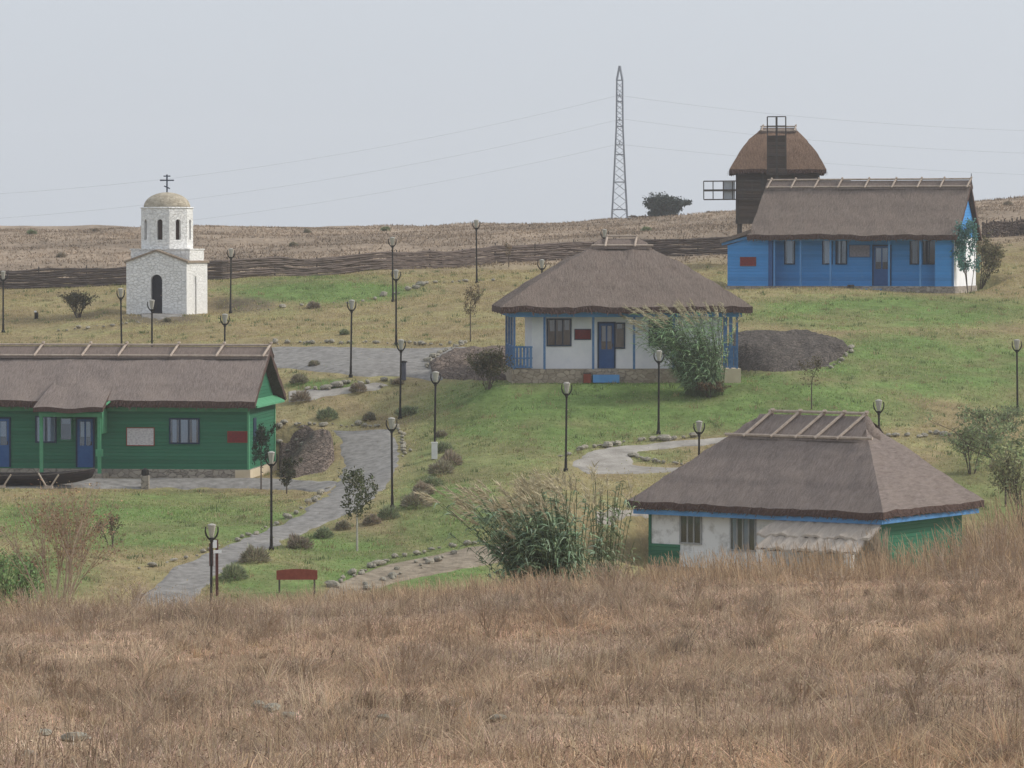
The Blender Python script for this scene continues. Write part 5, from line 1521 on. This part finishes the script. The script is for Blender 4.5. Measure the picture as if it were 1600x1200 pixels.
# ------------------------------------------------------------------ grasses
def grass_layers():
    nr = np.random.default_rng(77)
    parts = []
    # dry field: matted litter, then tussocks of their own tint, then straws
    hues = np.array([(.43, .31, .21), (.34, .265, .205), (.50, .355, .225), (.35, .255, .185), (.42, .295, .195), (.47, .37, .265)])
    hues = hues * np.array((.96, 1.0, .95))[None]
    def tone(x, y):
        w1 = np.clip(vnoise(x, y, 5, 23) * 1.6 - .3, 0, 1)[:, None]; warm = np.clip((46 - y) / 14, 0, 1)[:, None] * np.clip(.45 + x / 5, 0, 1)[:, None]
        c = np.array((.48, .345, .24))[None] * (1 - w1) + np.array((.39, .31, .245))[None] * w1
        return 1.07 * (c * (1 - .6 * warm) + np.array((.54, .36, .215))[None] * .6 * warm) * np.array((.96, .93, .94))[None]
    def bare(x, y):
        px, py = project(x, y, height(x, y)); q = np.zeros(len(x))
        for cx, cy, rx, ry in ((55, 1172, 120, 20), (415, 1120, 75, 15), (330, 1065, 120, 9), (130, 1030, 90, 10), (640, 1128, 60, 9), (900, 1062, 150, 9), (1330, 985, 120, 8), (200, 1010, 80, 8)):
            q = np.maximum(q, np.clip(1.5 - ((px - cx) / rx) ** 2 - ((py - cy) / ry) ** 2, 0, 1))
        return q
    n = 330000
    x, y = scatter(nr, n, 29, 97, 1.2, 1.5)
    bq = bare(x, y); k = nr.uniform(0, 1, n) > bq * .75; x, y, bq = x[k], y[k], bq[k]; n = len(x); z = height(x, y)
    c = tone(x, y) * 1.12 * nr.uniform(.4, 1.6, (n, 1)) * (1 + nr.normal(0, .05, (n, 3)))
    c = c * (.65 + .7 * vnoise(x, y, .8, 24))[:, None] * (.75 + .5 * vnoise(x, y, 4.5, 25))[:, None]
    c = c * (1 + .45 * bq)[:, None]
    parts.append(blades(nr, x, y, z - .01, nr.uniform(.05, .17, n) * (.4 + vnoise(x, y, 1.7, 26)), nr.uniform(.005, .014, n), 1.9, c))
    m = 12500
    cx, cy = scatter(nr, m, 29, 96, 1.2, 1.5)
    dens = vnoise(cx, cy, 3.0, 22) * .65 + vnoise(cx, cy, 1.0, 27) * .5
    k = nr.uniform(0, 1, m) < np.clip(dens * 2.6 - .85, .05, 1) * (1 - .95 * bare(cx, cy)); cx, cy, dens = cx[k], cy[k], dens[k]; m = len(cx)
    ch = nr.lognormal(-1.85, .45, m) * (.6 + .8 * dens); cr = nr.uniform(.05, .26, m)
    right = np.clip((cx / (cy * .1333) - .55) * 2.2, 0, 1) * np.clip((cy - 60) / 18, 0, 1); ch *= (1 + right * .9)
    ctone = tone(cx, cy) * .5 + hues[nr.integers(0, len(hues), m)] * .5; ctone *= nr.uniform(.55, 1.45, (m, 1))
    cw = nr.normal(0, .35, (m, 2))
    idx = np.repeat(np.arange(m), nr.integers(18, 70, m)); n = len(idx)
    a = nr.uniform(0, 2 * np.pi, n); r = np.sqrt(nr.uniform(0, 1, n)) * cr[idx]
    x = cx[idx] + np.cos(a) * r; y = cy[idx] + np.sin(a) * r; z = height(x, y)
    H = np.clip(ch[idx], .06, .62) * nr.uniform(.45, 1.15, n)
    c = ctone[idx] * nr.uniform(.55, 1.4, (n, 1)) * (1 + nr.normal(0, .04, (n, 3)))
    V1 = blades(nr, x, y, z - .02, H, nr.uniform(.004, .011, n), .85, c, tipw=.3, wind=(cw[idx, 0] * 1.3, cw[idx, 1] * 1.3))
    parts.append(V1)
    n = 11000
    x, y = scatter(nr, n, 29, 95, 1.2, 1.5); z = height(x, y)
    H = nr.uniform(.22, .6, n); c = np.array((.52, .41, .28))[None] * nr.uniform(.6, 1.3, (n, 1))
    parts.append(blades(nr, x, y, z, H, nr.uniform(.004, .009, n), .45, c, tipw=.4))
    n = 60000       # dark weed stems in patches
    x, y = scatter(nr, n, 29, 97, 1.2, 1.5)
    k = vnoise(x, y, 1.1, 31) * .7 + vnoise(x, y, 4, 32) * .3 > .60; x, y = x[k], y[k]; n = len(x); z = height(x, y)
    c = np.array((.29, .21, .15))[None] * nr.uniform(.5, 1.5, (n, 1))
    parts.append(blades(nr, x, y, z, nr.uniform(.10, .42, n), nr.uniform(.004, .011, n), .7, c, tipw=.5))
    n = 110000      # crumbled leaves and seed heads
    x, y = scatter(nr, n, 29, 97, 1.2, 1.5); z = height(x, y) + np.abs(nr.normal(0, .10, n))
    c = np.where((nr.uniform(0, 1, n) < .45)[:, None], np.array((.60, .48, .35))[None], np.array((.22, .15, .105))[None]) * nr.uniform(.6, 1.3, (n, 1))
    parts.append(leaves(nr, np.stack([x, y, z], 1), nr.uniform(.008, .022, n), c))
    V, Fs, cc = merge(parts)
    tag(np_object("dry_grass", V, Fs, cc, BLADE), "dry brown grass and weeds covering the whole foreground field", "grass", kind="stuff")
    # weedy fringe at the near house
    parts = []
    n = 12000
    px = np.where(nr.uniform(0, 1, n) < .62, nr.uniform(1010, 1720, n), nr.uniform(-150, 1010, n)); d = nr.uniform(72, 96, n); x = (px - 800) / F * d; y = d; z = height(x, y)
    hh = np.interp(px, [-150, 120, 300, 520, 700, 1010, 1150, 1400, 1500, 1600, 1720], [.7, .6, .38, .48, .45, .55, .72, .78, 1.25, 1.75, 1.8]) * nr.uniform(.45, 1.1, n)
    c = np.array((.44, .32, .21))[None] * nr.uniform(.5, 1.4, (n, 1))
    parts.append(blades(nr, x, y, z, hh, nr.uniform(.008, .018, n), .32, c, S=4, tipw=.5, wind=(-.08, 0)))
    tag(np_object("tall_weeds", *merge(parts), BLADE), "tall dry weeds hiding the foot of the near house", "weeds", kind="stuff")
    # lawns: short tufts, coloured like the turf they grow from
    n = 330000
    x, y = scatter(nr, n, 121, 232, 1.12, 2); z = height(x, y)
    px, py = project(x, y, z)
    ok = np.ones(n, bool)
    jx, jy = px + nr.normal(0, 5, n), py + nr.normal(0, 2.2, n); stray = nr.uniform(0, 1, n) < .03
    for poly in PATHS_MASK: ok &= ~inpoly(jx, jy, poly) | stray
    for (ox, oy, rz, x0, x1, y0, y1, zz) in PADS:
        c_, s_ = math.cos(rz), math.sin(rz); lx = (x - ox) * c_ + (y - oy) * s_; ly = -(x - ox) * s_ + (y - oy) * c_
        ok &= ~((lx > x0) & (lx < x1) & (ly > y0 + .2) & (ly < y1))
    x, y, z = x[ok], y[ok], z[ok]; n = len(x)
    jx = x + nr.normal(0, .8, n); jy = y + nr.normal(0, 1.5, n); c = ground_col(jx, jy, height(jx, jy)) * 1.5 * nr.uniform(.8, 1.25, (n, 1))
    pale = (nr.uniform(0, 1, n) < .06)[:, None]; c = np.where(pale, np.array((.46, .39, .24))[None], c)
    H = nr.uniform(.03, .10, n) * (.5 + 1.0 * vnoise(x, y, 2.5, 41))
    parts = [blades(nr, x, y, z - .01, H, nr.uniform(.025, .055, n), .95, c, S=2)]
    m = 2600
    cx, cy = scatter(nr, m, 121, 230, 1.12, 2); idx = np.repeat(np.arange(m), 14); k = len(idx)
    x, y = cx[idx] + nr.normal(0, .12, k), cy[idx] + nr.normal(0, .12, k); z = height(x, y); px, py = project(x, y, z)
    ok = np.ones(k, bool)
    for poly in PATHS_MASK: ok &= ~inpoly(px, py, poly)
    for (ox, oy, rz, x0, x1, y0, y1, zz) in PADS:
        c_, s_ = math.cos(rz), math.sin(rz); lx = (x - ox) * c_ + (y - oy) * s_; ly = -(x - ox) * s_ + (y - oy) * c_
        ok &= ~((lx > x0) & (lx < x1) & (ly > y0 + .2) & (ly < y1))
    tn = np.array([(.13, .17, .075), (.36, .29, .17), (.17, .21, .09), (.28, .24, .13)])[nr.integers(0, 4, m)]
    x, y, z, idx = x[ok], y[ok], z[ok], idx[ok]; k = len(x)
    parts.append(blades(nr, x, y, z - .01, nr.uniform(.06, .22, k), nr.uniform(.02, .04, k), .6, tn[idx] * nr.uniform(.8, 1.3, (k, 1)), S=2))
    tag(np_object("lawn_grass", *merge(parts), BLADE), "short green and straw coloured grass of the sloping lawns", "grass", kind="stuff")
    # dry hill behind the fence
    n = 110000
    x, y = scatter(nr, n, 232, 345, 1.15, 4); z = height(x, y)
    k = nr.uniform(0, 1, n) < np.clip(vnoise(x, y, 2.5, 51) * 1.6 - .2, .1, 1); x, y, z = x[k], y[k], z[k]; n = len(x)
    c = ground_col(x, y, z) * nr.uniform(.6, 1.5, (n, 1))
    parts = [blades(nr, x, y, z - .02, nr.uniform(.07, .24, n), nr.uniform(.05, .13, n), .9, c, S=2)]
    tag(np_object("hill_grass", *merge(parts), BLADE), "dry tan grass on the hill behind the wattle fence", "grass", kind="stuff")
grass_layers()

def weed_bushes():
    """dead branching weeds standing out of the field"""
    spots = [(640, 1075, 1.0), (650, 1060, .9), (590, 1010, .9), (60, 985, 1.3), (130, 1000, 1.1), (200, 970, 1.1), (330, 985, .9), (770, 1000, 1.0), (850, 960, 1.1), (900, 985, 1.0), (960, 940, 1.2), (1010, 1020, .8),
             (1080, 950, 1.0), (1180, 985, .8), (1300, 940, 1.0), (1420, 960, .9), (1450, 1080, .9), (1500, 925, 1.5), (1560, 905, 1.8), (1590, 930, 1.6), (1530, 960, 1.3), (1250, 1100, .6), (480, 1075, .7), (420, 1000, .8), (100, 1100, .7), (280, 1120, .6), (860, 1100, .6), (700, 1130, .5), (1440, 1130, .8), (30, 1060, .7)]
    for i, (px, py, h) in enumerate(spots):
        P = hit(px, py, dmin=26)
        if P.y > 100: P = on_ground(px, 80)
        t = plant("dead_weed", "dead branching weed standing in the dry field", "weed", P, h * .62, h * .7, 300 + i, (.40, .29, .20), 260, .016, stems=16, twig_r=.0032, bark=STALK, levels=1, spread=.28, group="dead weeds in the dry field")
weed_bushes()
# single pale straws and small rocks in the field
ROCK = [(70, 1155, .09, "pale block lying at the bottom left of the dry field"), (118, 1164, .10, "flat pale rock at the bottom left of the dry field"), (45, 1190, .08, "dark edged rock in the bottom left corner"), (404, 1112, .09, "left one of the pale rocks grouped in the dry field"), (425, 1118, .11, "middle one of the pale rocks grouped in the dry field"),
        (450, 1126, .07, "right one of the pale rocks grouped in the dry field"), (600, 1128, .06, "lone flat rock right of the grouped pale rocks"), (778, 1128, .07, "small pale rock near the bottom middle of the field")]
for px, py, r, lab in ROCK:
    P = hit(px, py, dmin=26); o = link("rock", srng.choice(STONES)); o.location = P + Vector((0, 0, r * .8)); o.scale = (r * 1.5, r, r * .9); o.rotation_euler = (0, 0, srng.uniform(0, 6)); tag(o, lab, "rock", "rocks in the dry field")
def straw(px, py0, py1, dx, label):
    P = hit(px, py0, dmin=26)
    if P.y > 100: P = on_ground(px, 82)
    k = P.y / F
    m = MB(); n = 8
    pts = [(dx * k * (i / n) ** 1.3, 0, (py0 - py1) * k * i / n) for i in range(n + 1)]
    m.path(pts, [.008 * (1 - .6 * i / n) for i in range(n + 1)], 4)
    o = m.build("straw", mat("pale straw", (.46, .37, .25), (.56, .46, .33), 4)); o.location = P
    tag(o, label, "straw", "tall pale straws in the field")
straw(1105, 1010, 878, 4, "upright pale straw in front of the near house")
straw(1345, 1180, 990, -165, "long slanting straw at the lower right of the field")
straw(1480, 1120, 925, -80, "bent pale straw on the right side of the field")
straw(1210, 1190, 1120, -70, "short slanting straw near the bottom right")
straw(1380, 1120, 1020, -22, "thin straw between two bent straws at the right")
straw(1590, 1160, 1090, -14, "straw at the right edge of the field")
straw(975, 1180, 1110, -10, "thin straw at the bottom middle of the field")

# ------------------------------------------------------------------ haze
def haze():
    x, y0, y1, z0, z1 = 320, -60, 1300, -22, 44
    m = MB().box(-x, x, y0, y1, z0, z1)
    mt = bpy.data.materials.new("haze air"); mt.use_nodes = True
    nt = mt.node_tree; nt.nodes.remove(nt.nodes["Principled BSDF"])
    v = nt.nodes.new("ShaderNodeVolumePrincipled"); v.inputs['Color'].default_value = (.93, .96, 1.0, 1); v.inputs['Density'].default_value = .00028
    v.inputs['Anisotropy'].default_value = .2
    nt.links.new(v.outputs[0], nt.nodes["Material Output"].inputs['Volume'])
    o = m.build("haze", mt); tag(o, kind="stuff")
haze()
